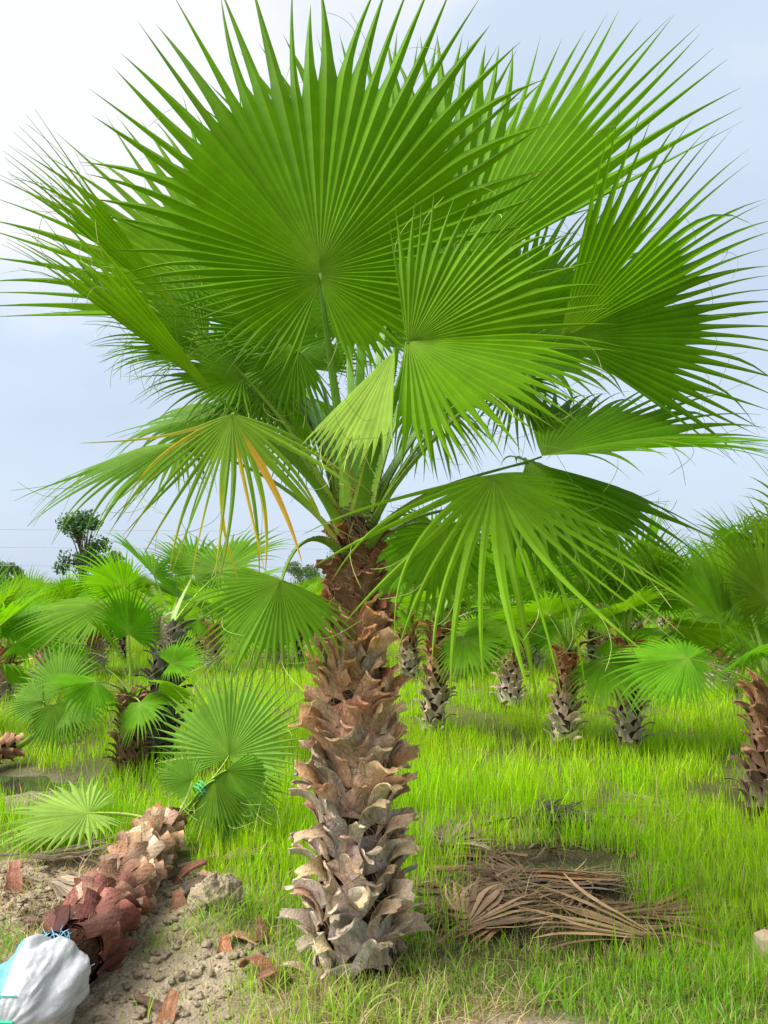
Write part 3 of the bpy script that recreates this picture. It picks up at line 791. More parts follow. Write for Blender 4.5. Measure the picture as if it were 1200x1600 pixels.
# ================================================================== the plantation palms behind
bg_leaf = []
for j, el in enumerate((82, 66, 48, 30, 10, -12, -34)):
    for v in range(2):
        rs = random.Random(j * 10 + v)
        e_ = R_(el + rs.uniform(-5, 5))
        pl = 0.46 + 0.10 * rs.random() - 0.06 * (el < 0)
        d = Vector((math.cos(e_), 0, math.sin(e_)))
        hub = Vector((0.02, 0, 0)) + d * pl + Vector((0, 0, 0.06 if el < 40 else 0))
        bd = Vector((math.cos(e_ - 0.25), rs.uniform(-.15, .15), math.sin(e_ - 0.25)))
        n = Vector((-math.sin(e_), rs.choice((-1, 1)) * rs.uniform(.3, .8), math.cos(e_)))
        if el > 55: n = Vector((-1, rs.uniform(-.4, .4), 0.2))
        V, Fq, Cc = blade(bd, n, rs.uniform(0.60, 0.76), span=rs.uniform(230, 300), N=44, fold=rs.choice((8, 14, 20)) if el > 20 else -12, droop=0.38 if el > 0 else 0.6,
                          tip=0.45, base_len=0.42, split=0.54, seed=500 + j * 7 + v, col=jit((0.13, 0.30, 0.007), rs, 0.22, 0.12), yellow=0.15, brown=0.3, wander=0.035, pleat=0.5, rib=False)
        me = np_mesh('leaf', V + np.array(hub), Fq, Cc, M_LEAF)
        pm = petiole_mesh((0.015, 0, -0.02), d + Vector((0, 0, 0.35)), hub, bd * 0.4 + d, 0.022, 0.008, col=(0.22, 0.40, 0.05), teeth=10, seed=j)
        bg_leaf.append((me, pm, el))
bm_b = [boot_mesh(600 + i, L=0.12 + 0.02 * (i % 4), w0=0.055, w1=0.018, th_end=50 + 18 * (i % 4), Rt=0.11, skew=(-.3, .3, 0, .15)[i % 4], thick=0.008, nu=2, nv=5, bendp=1.2) for i in range(8)]
STOPS_B = [(0, (0.62, 0.55, 0.49)), (0.4, (0.58, 0.44, 0.35)), (0.65, (0.50, 0.25, 0.16)), (1, (0.42, 0.17, 0.09))]
STOPS_G = [(0, (0.22, 0.20, 0.18)), (1, (0.30, 0.27, 0.24))]

def nursery_palm(px, base_py, trunk_h, rad, label, leaves, seed, group=None, boots=76, stops=STOPS_B, rotz=0.0, lsc=1.0, name='palm_tree', tilt=(0, 0), drop=0.0):
    """leaves: list of (elevation index 0-6, azimuth deg or None)"""
    g = G(px, base_py); g.z = gz1(g.x, g.y) - drop
    rt_ = random.Random(seed + 5)
    root = empty(name, g, label, 'palm tree', group, rot=(rt_.uniform(-.1, .1), rt_.uniform(-.12, .12), rotz))
    prof = lambda z: rad * (1.0 - 0.30 * min(max(z / trunk_h, 0), 1))
    tr = link('trunk', core_mesh(prof, trunk_h, seed, rings=8, sides=12, col=(0.06, 0.036, 0.024)), root, color=(1, 1, 1))
    s = rad / 0.13 * 1.2
    for i, M, c in boot_layout(trunk_h, boots, prof, lambda t, r: r.randrange(8), lambda t, r: jit(ramp3(stops, t), r, 0.3), seed):
        o = link('leaf_base', bm_b[i], tr, color=c); o.matrix_local = M @ Matrix.Scale(s, 4)
    rnd = random.Random(seed)
    for (j, az) in leaves:
        me, pm, el = bg_leaf[min(j, 6) * 2 + rnd.randrange(2)]
        a = R_(az) if az is not None else rnd.uniform(0, 6.28)
        col = jit((1, 1, 1), rnd, 0.16)
        lo = link('leaf', me, root, loc=(0, 0, trunk_h - 0.02 + 0.02 * (6 - j)), color=col)
        lo.rotation_euler = (0, 0, a); k = lsc * rnd.uniform(0.88, 1.12); lo.scale = (k, k, k)
        link('petiole', pm, lo, color=(1, 1, 1))
    return root
def crown(n, seed, lo=0, hi=5):
    r = random.Random(seed); L = []
    for i in range(n):
        j = min(hi, lo + int((hi - lo + 1) * i / n)); L.append((j, math.degrees(i * GA) + r.uniform(-20, 20)))
    return L
# azimuth: 0 = +X, 90 = away from the camera, 270 = towards it
GB = 'young palms standing in the tall grass'
nursery_palm(985, 1175, 0.92, 0.105, 'young palm with bright green stalks and a red-brown trunk top in tall grass', crown(11, 1), 11, lsc=0.95)
nursery_palm(880, 1172, 0.86, 0.105, 'young palm with dark shaggy trunk in tall grass, beside the one with bright green stalks', crown(11, 2), 12)
nursery_palm(798, 1105, 0.95, 0.125, 'young palm with spiky grey-brown trunk standing amid tall grass', crown(10, 3), 13)
nursery_palm(676, 1152, 1.05, 0.110, 'young palm with reddish shaggy trunk, close behind the tall palm', crown(11, 4, 0, 5), 14)
nursery_palm(1196, 1272, 0.80, 0.120, 'young palm with fat pinkish stubbed trunk beside a charred foot', [(0, 100), (1, 20), (1, 150), (2, 200), (2, 330), (3, 60), (3, 250), (4, 160), (2, 90)], 15, stops=[(0, (0.40, 0.30, 0.25)), (0.5, (0.42, 0.24, 0.18)), (1, (0.40, 0.22, 0.12))], lsc=0.95)
LR = 'young palm standing just behind the one with spiky grey-brown trunk'; LT = 'young palm with dark trunk directly behind the reddish shaggy one'; GC = 'young palms behind the reddish shaggy palm'
LB = 'young palm with low fans in the grass beyond the tied leaf bundles'; GL = 'young palms beyond the tied leaf bundles'
for i, (px, py, h, r) in enumerate([(1122, 1080, 0.62, 0.15), (1062, 1046, 0.85, 0.13), (945, 1042, 0.75, 0.13), (835, 1048, 0.95, 0.14), (768, 1046, 0.9, 0.13), (642, 1062, 0.95, 0.13), (702, 1062, 0.95, 0.13), (1160, 1042, 0.95, 0.14), (727, 1046, 0.8, .10)]):
    lab_, grp_ = [('squat palm with pale bristling stubs behind the fat pinkish trunk', None), ('palm with dark narrow trunk farther back than the squat bristling palm', None), ('palm half hidden behind the one with bright green stalks', None),
                  (LR, GB), (LR, GB), (LT, GC), (LT, GC), ('brown-trunked palm close behind the squat bristling palm', None), ('thin-trunked young palm in the gap behind the reddish shaggy one', None)][i]
    nursery_palm(px, py, h, r, lab_, crown(9, 30 + i), 40 + i, group=grp_, boots=64)
# left side
nursery_palm(200, 1207, 0.60, 0.095, 'short young palm with a round green fan in front of a blackened trunk', [(0, 265), (1, 200), (3, 20), (4, 250), (4, 330), (5, 300), (3, 150)], 61, lsc=0.66, stops=[(0, (0.22, 0.10, 0.08)), (1, (0.30, 0.17, 0.11))])
nursery_palm(243, 1190, 1.10, 0.13, 'palm with blackened trunk of curling grey stubs and a withered leaf', [(2, 80), (2, 140), (2, 30), (3, 200), (3, 330), (3, 100), (4, 10), (4, 180)], 62, stops=[(0, (0.10, 0.09, 0.085)), (1, (0.22, 0.19, 0.17))], boots=70, lsc=1.0)
nursery_palm(2, 1092, 0.62, 0.12, 'palm with dark trunk at the flooded edge of the mud', crown(9, 63, 2, 4), 63, lsc=0.95)
nursery_palm(75, 1062, 0.75, 0.13, 'palm with broad fans growing behind the tied bundle of leaves', crown(9, 64, 2, 4), 64, lsc=0.95)
nursery_palm(150, 1052, 0.75, 0.13, LB, crown(9, 65, 2, 4), 65, group=GL, lsc=0.85)
nursery_palm(330, 1050, 0.7, 0.13, LB, crown(9, 66, 2, 4), 66, group=GL, lsc=0.85)
nursery_palm(430, 1042, 0.7, 0.13, LB, crown(9, 67, 2, 4), 67, group=GL, lsc=0.85)
nursery_palm(-60, 1150, 0.55, 0.13, 'palm at the field edge whose broad fan arches over the flooded mud', [(0, 90), (1, 30), (2, 340), (2, 60), (3, 10), (3, 300), (4, 330)], 68, lsc=0.95)
nursery_palm(1290, 1150, 0.95, 0.13, 'palm standing behind the fat pinkish trunk, its fans crossing over the grass', [(0, 90), (1, 150), (1, 210), (2, 180), (2, 140), (3, 200), (3, 160), (4, 190), (1, 60)], 69, lsc=1.25)

# a withered leaf on the blackened palm
def dead_frond(hubw, axis, R, span, fold, seed, label, N=30, lift=0.02, col=(0.27, 0.20, 0.13), parent=None, stalk=0.2, nrm=(0, 0, 1), clamp=True, cat='dead leaf', group='dead palm leaves on the ground', name='dead_leaf', split=0.55, wander=0.17, pleat=0.5):
    col = tuple(c * k for c, k in zip(col, (0.74, 0.70, 0.65)))
    V, Fq, Cc = blade(axis, nrm, R, span=span, N=N, fold=fold, droop=0.05, tip=0.2, base_len=0.62, split=split, seed=seed, col=col, wander=wander, brown=0, pleat=pleat, rib=False, taper=0.7)
    rs = np.random.RandomState(seed)
    Cc = np.array(col)[None] * (0.55 + 0.9 * rs.rand(N).repeat(len(ST) * 3))[:, None] * (1 + 0.25 * (np.tile(ST.repeat(3), N)[:, None] - 0.4) * np.array([1, 1, 1.15]))
    h = np.array(hubw)
    if clamp:
        P = V + h
        g = gz(P[:, 0], P[:, 1])
        seg = rs.rand(N).repeat(len(ST) * 3) * 0.045
        P[:, 2] = g + 0.012 + np.minimum(np.maximum(P[:, 2] - h[2], 0) * 0.35, 0.05) + seg * np.tile(ST.repeat(3), N) + lift
        V = P - h
    o = link(name, np_mesh(name, V, Fq, Cc, M_DEAD), loc=hubw)
    if label: tag(o, label, cat, group)
    if stalk:
        a = Vector(axis).normalized()
        mb = MB(); pts = [Vector((0, 0, 0.015)) - a * stalk * t + Vector((0, 0, lift * 0.5 + 0.004 * math.sin(t * 6))) for t in (-0.15, 0, .3, .6, 1)]
        mb.tube(pts, [0.008, 0.010, 0.011, 0.013, 0.016], 6, tuple(0.8 * c for c in col), flat=0.5)
        link('stalk', mb.mesh('stalk', M_DEAD), o)
    return o
def on(px, py, up=0.0):
    p = G(px, py); p.z = gz1(p.x, p.y) + up; return p
dead_frond(on(905, 1378, .03), (-1, 0.0, 0.0), 0.6, 60, 6, 715, 'dark grey-brown dead palm leaf pointing back under the long tan one', col=(0.20, 0.15, 0.10), N=20)
dead_frond(on(960, 1290, .03), (-1, 0.1, 0.02), 0.55, 80, 6, 716, 'charred dead palm leaf on the far edge of the puddle', col=(0.05, 0.042, 0.038), N=20)
dead_frond(on(850, 1395, .03), (0.9, 0.35, 0.0), 0.5, 100, 6, 717, 'limp grey dead palm leaf in the middle of the litter', col=(0.24, 0.20, 0.16), N=22)
dead_frond(on(690, 1405, .03), (1, -0.2, 0.0), 0.5, 80, 6, 718, 'frayed brown dead palm leaf near the foot of the tall trunk', col=(0.24, 0.16, 0.10), N=20)
# axis vectors on the ground: +X right, +Y away
dead_frond(on(740, 1368, .03), (1, 0.02, 0.0), 0.74, 46, 8, 701, 'long tan dead palm leaf swept sideways in front of the puddle', col=(0.42, 0.28, 0.14), N=20)
dead_frond(on(735, 1375, .03), (1, 0.0, 0.0), 0.72, 50, 6, 702, 'dull brown dead palm leaf lying under the long tan one', col=(0.30, 0.18, 0.09), N=14)
dead_frond(on(722, 1462, .03), (0.8, 0.75, 0.25), 0.42, 130, 10, 703, 'crumpled brown dead palm leaf fanned open near the foot of the tall palm', col=(0.36, 0.25, 0.16), N=20)
dead_frond(on(1048, 1478, .03), (-0.95, 0.35, 0.12), 0.62, 74, 8, 704, 'dead palm leaf with yellowish stalk end spread in the short grass', col=(0.44, 0.30, 0.17), N=18)
dead_frond(on(690, 1330, .03), (0.5, 0.5, 0.25), 0.34, 140, 10, 705, 'grey curled dead palm leaf beside the long tan one', col=(0.30, 0.24, 0.18), N=22)
dead_frond(on(1080, 1270, .05), (-1, -0.15, 0.18), 0.5, 80, 8, 706, 'pale dead palm leaf arched at the end of the puddle', col=(0.36, 0.30, 0.21), N=26)
dead_frond(on(1000, 1320, .03), (0.5, 0.8, 0.3), 0.4, 80, 8, 707, 'brown dead palm leaf slumped under the pale arched one', col=(0.26, 0.18, 0.11), N=20)
dead_frond(on(800, 1290, .03), (1, 0.25, 0.15), 0.55, 80, 20, 708, 'blackened dead palm leaf along the far bank of the puddle', col=(0.06, 0.05, 0.042), N=18)
dead_frond(on(860, 1420, .03), (-0.9, 0.3, 0.08), 0.5, 90, 16, 709, 'rotting dark dead palm leaf under the crumpled leaves', col=(0.16, 0.11, 0.07), N=18)
dead_frond(on(930, 1400, .03), (-0.7, -0.5, 0.1), 0.42, 80, 16, 713, 'shrivelled brown dead palm leaf pressed into the matted litter', col=(0.24, 0.17, 0.10), N=18)
dead_frond(on(800, 1222, .04), (-0.9, -0.2, 0.1), 0.26, 60, 10, 710, 'small bleached dead palm leaf lost in the tall grass', col=(0.46, 0.40, 0.27), N=14)
dead_frond(on(20, 1352, .03), (1, 0.16, 0.08), 0.62, 60, 20, 711, 'grey-brown dead palm leaf lying beside the felled trunk', col=(0.22, 0.18, 0.14), N=24)
dead_frond(on(60, 1385, .03), (0.9, -0.5, 0.06), 0.45, 50, 14, 712, 'bleached dead palm leaf reaching towards the felled trunk', col=(0.36, 0.30, 0.23), N=16)
dead_frond(on(335, 1352, .03), (0.8, 0.45, 0.1), 0.34, 70, 14, 714, 'tan dead palm leaf poking out below the tied leaves', col=(0.34, 0.26, 0.18), N=16)

rl = random.Random(91)
for i, (px, py) in enumerate([(760, 1405), (820, 1440), (900, 1440), (960, 1372), (790, 1335), (985, 1430), (870, 1372), (745, 1440)]):
    a = rl.uniform(-0.5, 0.5); sg_ = rl.choice((-1, 1))
    dead_frond(on(px, py, .03), (sg_ * math.cos(a), math.sin(a), 0.0), rl.uniform(0.32, 0.5), rl.uniform(60, 120), 6, 730 + i, 'brittle brown dead palm leaf heaped in the litter beside the puddle', col=jit((0.25, 0.17, 0.10), rl, 0.45, 0.1), N=18, group='dead palm leaves heaped by the puddle', lift=0.005 + 0.01 * rl.random(), stalk=0.12)
bp = [o for o in bpy.data.objects if o.get('label', '').startswith('palm with blackened')][0]
wl_ = dead_frond(bp.location + Vector((0.02, -0.12, 1.02)), (0.25, -0.5, 0.75), 0.34, 150, 30, 720, None, N=22, col=(0.46, 0.38, 0.34), stalk=0, nrm=(0, -1, 0.2), clamp=False, name='leaf', wander=0.2)
wl_['label'] = 'withered pinkish-grey leaf'
wparent(wl_, bp)
q0 = on(-95, 1215, 0.14); q1 = on(22, 1192, 0.15)
fd2 = (q1 - q0).normalized()
felled2 = empty('palm_tree', q0, 'uprooted palm at the flooded edge with orange stubs and spread tied leaves', 'palm tree', rot=fd2.to_track_quat('Z', 'Y').to_euler())
L2 = (q1 - q0).length
prof2 = lambda z: 0.10 - 0.02 * min(max(z / L2, 0), 1)
t2r = link('trunk', core_mesh(prof2, L2, 18, drop=0.05), felled2, color=(1, .85, .8))
for i, M, c in boot_layout(L2, 50, prof2, lambda t, r: r.randrange(8), lambda t, r: jit((0.42, 0.22, 0.13), r, .3), 19, z0=-.05, tws=0.3):
    o = link('leaf_base', bm_f[i], t2r, color=c); o.matrix_local = M @ Matrix.Scale(0.7, 4)
def fl2(hub, to, nrm, **k):
    return main_leaf(hub, to, nrm, root=felled2, base=q1, pw=(0.022, 0.009), d0=Vector((0.8, 0.1, 0.5)), k0=0.35, teeth=8, pcol=(0.30, 0.46, 0.08), h0=0.0, **k)
fl2((96, 1082, 6.2), (82, 1005, 6.4), (-0.1, -1, 0.3), span=220, N=34, fold=12, droop=0.2, tip=0.3, base_len=0.7, seed=41, col=(0.17, 0.36, 0.06))
fl2((100, 1092, 6.1), (180, 1110, 6.0), (0.1, -0.9, 0.6), span=170, N=28, fold=-5, droop=0.35, tip=0.5, seed=42, col=(0.15, 0.32, 0.05))
fl2((85, 1098, 6.05), (95, 1185, 5.95), (0.0, -1, 0.3), span=190, N=28, fold=-12, droop=0.3, tip=0.5, seed=43, col=(0.10, 0.24, 0.03))
fl2((70, 1096, 6.15), (0, 1090, 6.1), (0.0, -0.9, 0.6), span=150, N=26, fold=-5, droop=0.4, tip=0.6, seed=44, col=(0.16, 0.34, 0.06))

# ================================================================== loose leaf bases and clods
def loose_base(px, py, L, w, col, label, rot, seed, th=35, group='cut leaf bases scattered on the mud'):
    p = on(px, py)
    me = boot_mesh(seed, L=L, w0=w, w1=w * 0.55, th_end=th, Rt=max(w * 1.2, .05), skew=0.1, thick=0.014, a0=-th * 0.6, split=0.1)
    me.transform(Matrix.Translation((0, 0, -L * 0.5)))
    R = Matrix.Rotation(R_(rot[2]), 4, 'Z') @ Matrix.Rotation(R_(rot[0]), 4, 'X') @ Matrix.Rotation(R_(rot[1]), 4, 'Y')
    me.transform(R)
    zmin = min(v.co.z for v in me.vertices)
    col = lerp3(col, (0.42, 0.33, 0.25), 0.22)
    o = link('cut_leaf_base', me, loc=(p.x, p.y, p.z - zmin - 0.008), color=col)
    return tag(o, label, 'leaf base', group)
loose_base(392, 1528, 0.20, 0.05, (0.26, 0.09, 0.05), 'hooked red-brown leaf base lying on the mud before the tall palm', (-70, 20, 70), 801, 80)
loose_base(432, 1545, 0.16, 0.04, (0.32, 0.16, 0.12), 'brown leaf base leaning against the hooked red-brown one', (-60, 0, 150), 802, 40)
loose_base(468, 1522, 0.17, 0.035, (0.50, 0.42, 0.42), 'pale grey-pink leaf base lying at the grass edge', (-85, 10, 80), 803, 25)
loose_base(263, 1582, 0.10, 0.035, (0.36, 0.17, 0.09), 'small orange-brown chip of leaf base at the muddy pool', (-40, 10, 10), 804, 20)
loose_base(232, 1572, 0.15, 0.03, (0.10, 0.07, 0.05), 'dark stick-like leaf base beside the muddy pool', (-80, 0, 70), 805, 20)
loose_base(298, 1375, 0.18, 0.05, (0.22, 0.07, 0.045), 'dark red leaf base on the heap beside the felled trunk', (-60, 0, -60), 806, 30)
loose_base(305, 1395, 0.16, 0.05, (0.05, 0.045, 0.04), 'blackened leaf base under the dark red one', (-75, 0, -40), 807, 30)
loose_base(275, 1425, 0.10, 0.045, (0.33, 0.17, 0.10), 'brown cut leaf base beside the soil heap', (-50, 0, 30), 808, 20)
loose_base(348, 1485, 0.08, 0.035, (0.50, 0.24, 0.13), 'orange scrap of leaf base in front of the soil heap', (-60, 20, 40), 809, 20)
loose_base(378, 1478, 0.10, 0.04, (0.52, 0.34, 0.22), 'tan scrap of leaf base between soil heap and tall palm', (-70, 0, 100), 810, 20)
loose_base(403, 1468, 0.13, 0.03, (0.16, 0.06, 0.04), 'thin dark leaf base tilted on edge in the mud', (-62, 30, 50), 811, 30)
loose_base(18, 1385, 0.15, 0.05, (0.42, 0.18, 0.15), 'reddish leaf base lying among the grey-brown dead leaves', (-40, 0, 30), 812, 30)
loose_base(322, 1385, 0.12, 0.045, (0.48, 0.33, 0.22), 'tan leaf base on top of the soil heap', (-70, 0, 60), 813, 25)
loose_base(415, 1300, 0.16, 0.045, (0.40, 0.32, 0.27), 'grey-brown leaf base under the tied leaves', (-75, 0, 110), 814, 30)
loose_base(60, 1445, 0.12, 0.03, (0.15, 0.10, 0.10), 'dark purple leaf base on the mud behind the sack', (-70, 0, 120), 815, 30)
loose_base(620, 1488, 0.20, 0.03, (0.45, 0.37, 0.30), 'long grey leaf base leaning at the foot of the tall palm', (-70, 0, -150), 816, 40)
# cut chunk at the right edge
mb = MB(); rs = np.random.RandomState(5)
vs, fs = [], []
for j in range(7):
    t = j / 6
    for k in range(14):
        a = 2 * math.pi * k / 14; r = 0.055 * (1 + 0.12 * rs.normal()) * (0.75 if j in (0, 6) else 1)
        vs.append((t * 0.22, r * math.cos(a), 0.05 + r * math.sin(a)))
for j in range(6):
    for k in range(14):
        k2 = (k + 1) % 14; fs.append((j * 14 + k, j * 14 + k2, (j + 1) * 14 + k2, (j + 1) * 14 + k))
fs.append(tuple(range(14))); fs.append(tuple(range(84, 98))[::-1])
cs = [lerp3((0.62, 0.50, 0.36), (0.46, 0.20, 0.15), min(1, j / 3)) for j in range(7) for k in range(14)]
mb.add(vs, fs, cs)
p = on(1185, 1500)
tag(link('palm_stem_chunk', mb.mesh('palm_stem_chunk', M_DEAD, False), loc=p), 'pinkish cut chunk of palm stem lying in the grass', 'stem chunk')

# mud clods
def clod_mesh(seed, nu=12, nv=7, fine=False):
    rs = np.random.RandomState(seed); mb = MB(); vs, fs = [], []
    for j in range(nv + 1):
        th = math.pi * j / nv
        for i in range(nu):
            ph = 2 * math.pi * i / nu
            r = 1 + 0.5 * (float(vnoise(math.cos(ph) * 1.6 + seed * 3 + 40, math.sin(ph) * 1.6 + th * 1.7 + 40)) - 0.5) + (0.03 if fine else 0.12) * rs.normal() + (0.6 * (float(fbm(np.array(math.cos(ph) * 5 + 60), np.array(math.sin(ph) * 5 + th * 4 + 60), 4)) - 0.5) if fine else 0)
            vs.append((r * math.sin(th) * math.cos(ph), r * math.sin(th) * math.sin(ph), r * math.cos(th) * 0.7))
    for j in range(nv):
        for i in range(nu):
            i2 = (i + 1) % nu; fs.append((j * nu + i, j * nu + i2, (j + 1) * nu + i2, (j + 1) * nu + i))
    mb.add(vs, fs, (0.36, 0.295, 0.20))
    return mb.mesh('mud_clod', M_SOIL, True)
cm = [clod_mesh(i) for i in range(6)]
hm = clod_mesh(3, nu=48, nv=30, fine=True)
hm.transform(Matrix.Rotation(0.4, 4, 'Z') @ Matrix.Diagonal((0.10, 0.09, 0.125, 1)))
big = link('soil_heap', hm, loc=on(338, 1440, 0.02))
tag(big, 'large lump of dug-up pale soil beside the felled trunk', 'soil lump')
# crumbs of mud: uncountable
rs = np.random.RandomState(12)
V, Fq, Cc = [], [], []
cv = [np.array([v.co[:] for v in m.vertices]) for m in cm]
cfq = [np.array([p.vertices[:] for p in m.polygons]) for m in cm]
o_ = 0; cnt = 0
while cnt < 1800:
    x, y = rs.uniform(-2.4, 0.3), rs.uniform(2.3, 4.4)
    if mud(np.array([x]), np.array([y]))[0] < 0.35 + 0.4 * rs.rand(): continue
    cnt += 1
    s = 0.004 + 0.022 * rs.rand() ** 5; k = rs.randint(6); a = rs.rand() * 6.28
    v = cv[k] * s * np.array([1.2, .9, .8]); v = np.stack([v[:, 0] * math.cos(a) - v[:, 1] * math.sin(a), v[:, 0] * math.sin(a) + v[:, 1] * math.cos(a), v[:, 2]], -1)
    V.append(v + np.array([x, y, gz1(x, y) + s * 0.2])); Fq.append(cfq[k] + o_); o_ += len(v)
    Cc.append(np.tile(np.array([0.36, 0.295, 0.205]) * rs.uniform(0.7, 1.15), (len(v), 1)))
tag(link('mud_crumbs', np_mesh('mud_crumbs', np.concatenate(V), np.concatenate(Fq), np.concatenate(Cc), M_SOIL, False)), 'loose crumbs of pale mud over the bare ground', 'soil', kind='stuff')

# ================================================================== grass
def grass(name, label, n, seed, region, hfun, cols, wid, lean, accept, segs=3, cat='grass', minlean=0.05):
    rs = np.random.RandomState(seed)
    y0, y1, pw = region
    t = rs.rand(n)
    # density falls with distance
    y = (y0 ** (1 - pw) + t * (y1 ** (1 - pw) - y0 ** (1 - pw))) ** (1 / (1 - pw)) if pw != 1 else y0 * (y1 / y0) ** t
    x = (rs.rand(n) * 2 - 1) * (0.56 * y + 0.9)
    keep = accept(x, y, rs)
    x, y = x[keep], y[keep]; n = len(x)
    h = hfun(x, y, rs) * (0.55 + 0.9 * vnoise(x * 7, y * 7)); z = gz(x, y)
    az = rs.rand(n) * 2 * np.pi; la = rs.rand(n) ** 1.5 * lean + minlean
    wv = wid * np.sqrt(np.maximum(y, 3) / 3.5) * rs.uniform(0.6, 1.4, n)
    fa = rs.rand(n) * 2 * np.pi
    side = np.stack([np.cos(fa), np.sin(fa), np.zeros(n)], -1)
    V = np.zeros((n, segs * 2 + 1, 3))
    for k in range(segs + 1):
        s = k / segs
        th = np.minimum(la * (0.25 + 0.75 * s), 1.5); off = h * s * np.sin(th); up = h * s * np.cos(th)
        p = np.stack([x + np.cos(az) * off, y + np.sin(az) * off, z - 0.005 + up], -1)
        w = (wv * (1 - s ** 1.6) / 2)[:, None]
        if k < segs: V[:, 2 * k] = p - side * w; V[:, 2 * k + 1] = p + side * w
        else: V[:, 2 * k] = p
    base = np.arange(n)[:, None] * (segs * 2 + 1)
    tris = []
    for k in range(segs - 1):
        tris += [(2 * k, 2 * k + 1, 2 * k + 3), (2 * k, 2 * k + 3, 2 * k + 2)]
    k = segs - 1; tris.append((2 * k, 2 * k + 1, 2 * k + 2))
    Fq = (base[:, :, None] + np.array(tris)[None]).reshape(-1, 3)
    patch = fbm(x * 1.7, y * 1.7)[:, None]
    cA, cB, cD, dry = [np.array(c) for c in cols]
    tt = np.clip((patch - 0.3) / 0.4 + rs.normal(0, .25, (n, 1)), 0, 1)
    c = cA * (1 - tt) + cB * tt
    isd = (rs.rand(n, 1) < dry[0])
    c = np.where(isd, cD * rs.uniform(0.6, 1.2, (n, 1)), c) * rs.uniform(0.6, 1.25, (n, 1))
    Cc = np.repeat(c, segs * 2 + 1, 0)
    o = link(name, np_mesh(name, V.reshape(-1, 3), Fq, Cc, M_GRASS))
    return tag(o, label, cat, kind='stuff')
FELLED_A, FELLED_B = np.array([-1.12, 2.55]), np.array([-1.22, 4.55])
def clear(x, y):
    d = np.hypot(x - pb.x, y - pb.y) > 0.17
    s = np.clip((y - 2.4) / 2.2, 0, 1); cx = FELLED_A[0] + s * (FELLED_B[0] - FELLED_A[0])
    return d & ~((np.abs(x - cx) < 0.20) & (y < 4.6))
def poolmask(x, y):
    m = np.ones_like(x, bool)
    for (cx, cy, rx, ry) in POOLS: m &= (((x - cx) / (rx * 1.0)) ** 2 + ((y - cy) / (ry * 1.15)) ** 2) > 1
    return m
def acc_tall(x, y, rs):
    m = np.clip(mud(x, y) * 1.3 + litter(x, y) * 1.15, 0, 1)
    p = np.clip((fbm(x * 2.6 + 3, y * 2.6) - 0.30) * 2.8, 0.03, 1)
    near = np.clip((y - 3.3) / 1.2, 0.0, 1)
    near = np.maximum(near, np.clip((x - 0.75) / 0.5, 0, 1) * 0.8)
    return (rs.rand(len(x)) < (1 - m) * p * near) & clear(x, y) & poolmask(x, y)
def h_tall(x, y, rs):
    return (0.10 + 0.15 * fbm(x * 0.8, y * 0.8)) * rs.uniform(0.45, 1.25, len(x)) * np.clip((y - 1.6) / 3.0, 0.7, 1.1)
LUSH = [(0.31, 0.60, 0.005), (0.45, 0.68, 0.012), (0.55, 0.46, 0.22), (0.06,)]
grass('grass', 'tall bright green grass covering the field between the palms', 260000, 21, (3.0, 26, 1.05), h_tall, LUSH, 0.0052, 0.55, acc_tall)
def acc_near(x, y, rs):
    m = np.clip(mud(x, y) * 1.25 + litter(x, y) * 1.0, 0, 1)
    p = np.clip((fbm(x * 3.5 + 9, y * 3.5) - 0.30) * 2.8, 0.10, 1) * np.where(x > 0.55, 1.4, 1)
    return (rs.rand(len(x)) < (1 - m) * p + 0.012) & clear(x, y) & poolmask(x, y)
def h_near(x, y, rs): return (0.045 + 0.10 * fbm(x * 2, y * 2)) * rs.uniform(0.5, 1.5, len(x))
grass('grass', 'short mixed grass and weeds on the ground around the tall palm', 80000, 22, (2.3, 4.8, 1.0), h_near, [(0.22, 0.47, 0.025), (0.36, 0.58, 0.05), (0.56, 0.45, 0.24), (0.20,)], 0.0052, 1.3, acc_near)
def acc_straw(x, y, rs):
    m = mud(x, y)
    spot = np.clip(blob(x, y, 0.05, 2.88, 0.65, 0.42) * 1.2 + 0.9 * litter(x, y) + blob(x, y, -1.6, 3.9, .9, .7) * 0.8, 0, 1)
    return (rs.rand(len(x)) < np.clip(spot * 0.85 + 0.05 * (1 - m) + 0.02, 0, 1)) & clear(x, y) & poolmask(x, y)
def h_straw(x, y, rs): return rs.uniform(0.05, 0.18, len(x))
grass('dry_straw', 'dry tan straw matted over the ground near the tall palm', 62000, 23, (2.3, 5.2, 1.0), h_straw, [(0.52, 0.41, 0.23), (0.60, 0.49, 0.29), (0.26, 0.19, 0.11), (0.3,)], 0.0035, 3.2, acc_straw, cat='straw', minlean=0.8)

grass('weeds', 'broad-bladed weeds sprouting among the short grass', 5200, 25, (2.3, 5.0, 1.0), lambda x, y, rs: rs.uniform(0.05, 0.14, len(x)), [(0.16, 0.42, 0.03), (0.27, 0.50, 0.05), (0.5, 0.42, 0.2), (0.05,)], 0.013, 1.4, lambda x, y, rs: acc_near(x, y, rs) & (fbm(x * 5, y * 5) > 0.5), cat='weeds')
def acc_lit(x, y, rs):
    sp = np.clip(litter(x, y) * 1.1 + blob(x, y, -1.75, 3.95, .8, .55) * 0.7, 0, 1)
    return (rs.rand(len(x)) < sp) & clear(x, y)
grass('leaf_litter', 'torn strips of dead palm leaf matted round the puddle', 14000, 24, (2.6, 5.4, 1.0), lambda x, y, rs: rs.uniform(0.08, 0.30, len(x)), [(0.16, 0.115, 0.075), (0.30, 0.22, 0.14), (0.05, 0.04, 0.035), (0.35,)], 0.011, 2.6, acc_lit, cat='leaf litter', segs=4, minlean=2.4)
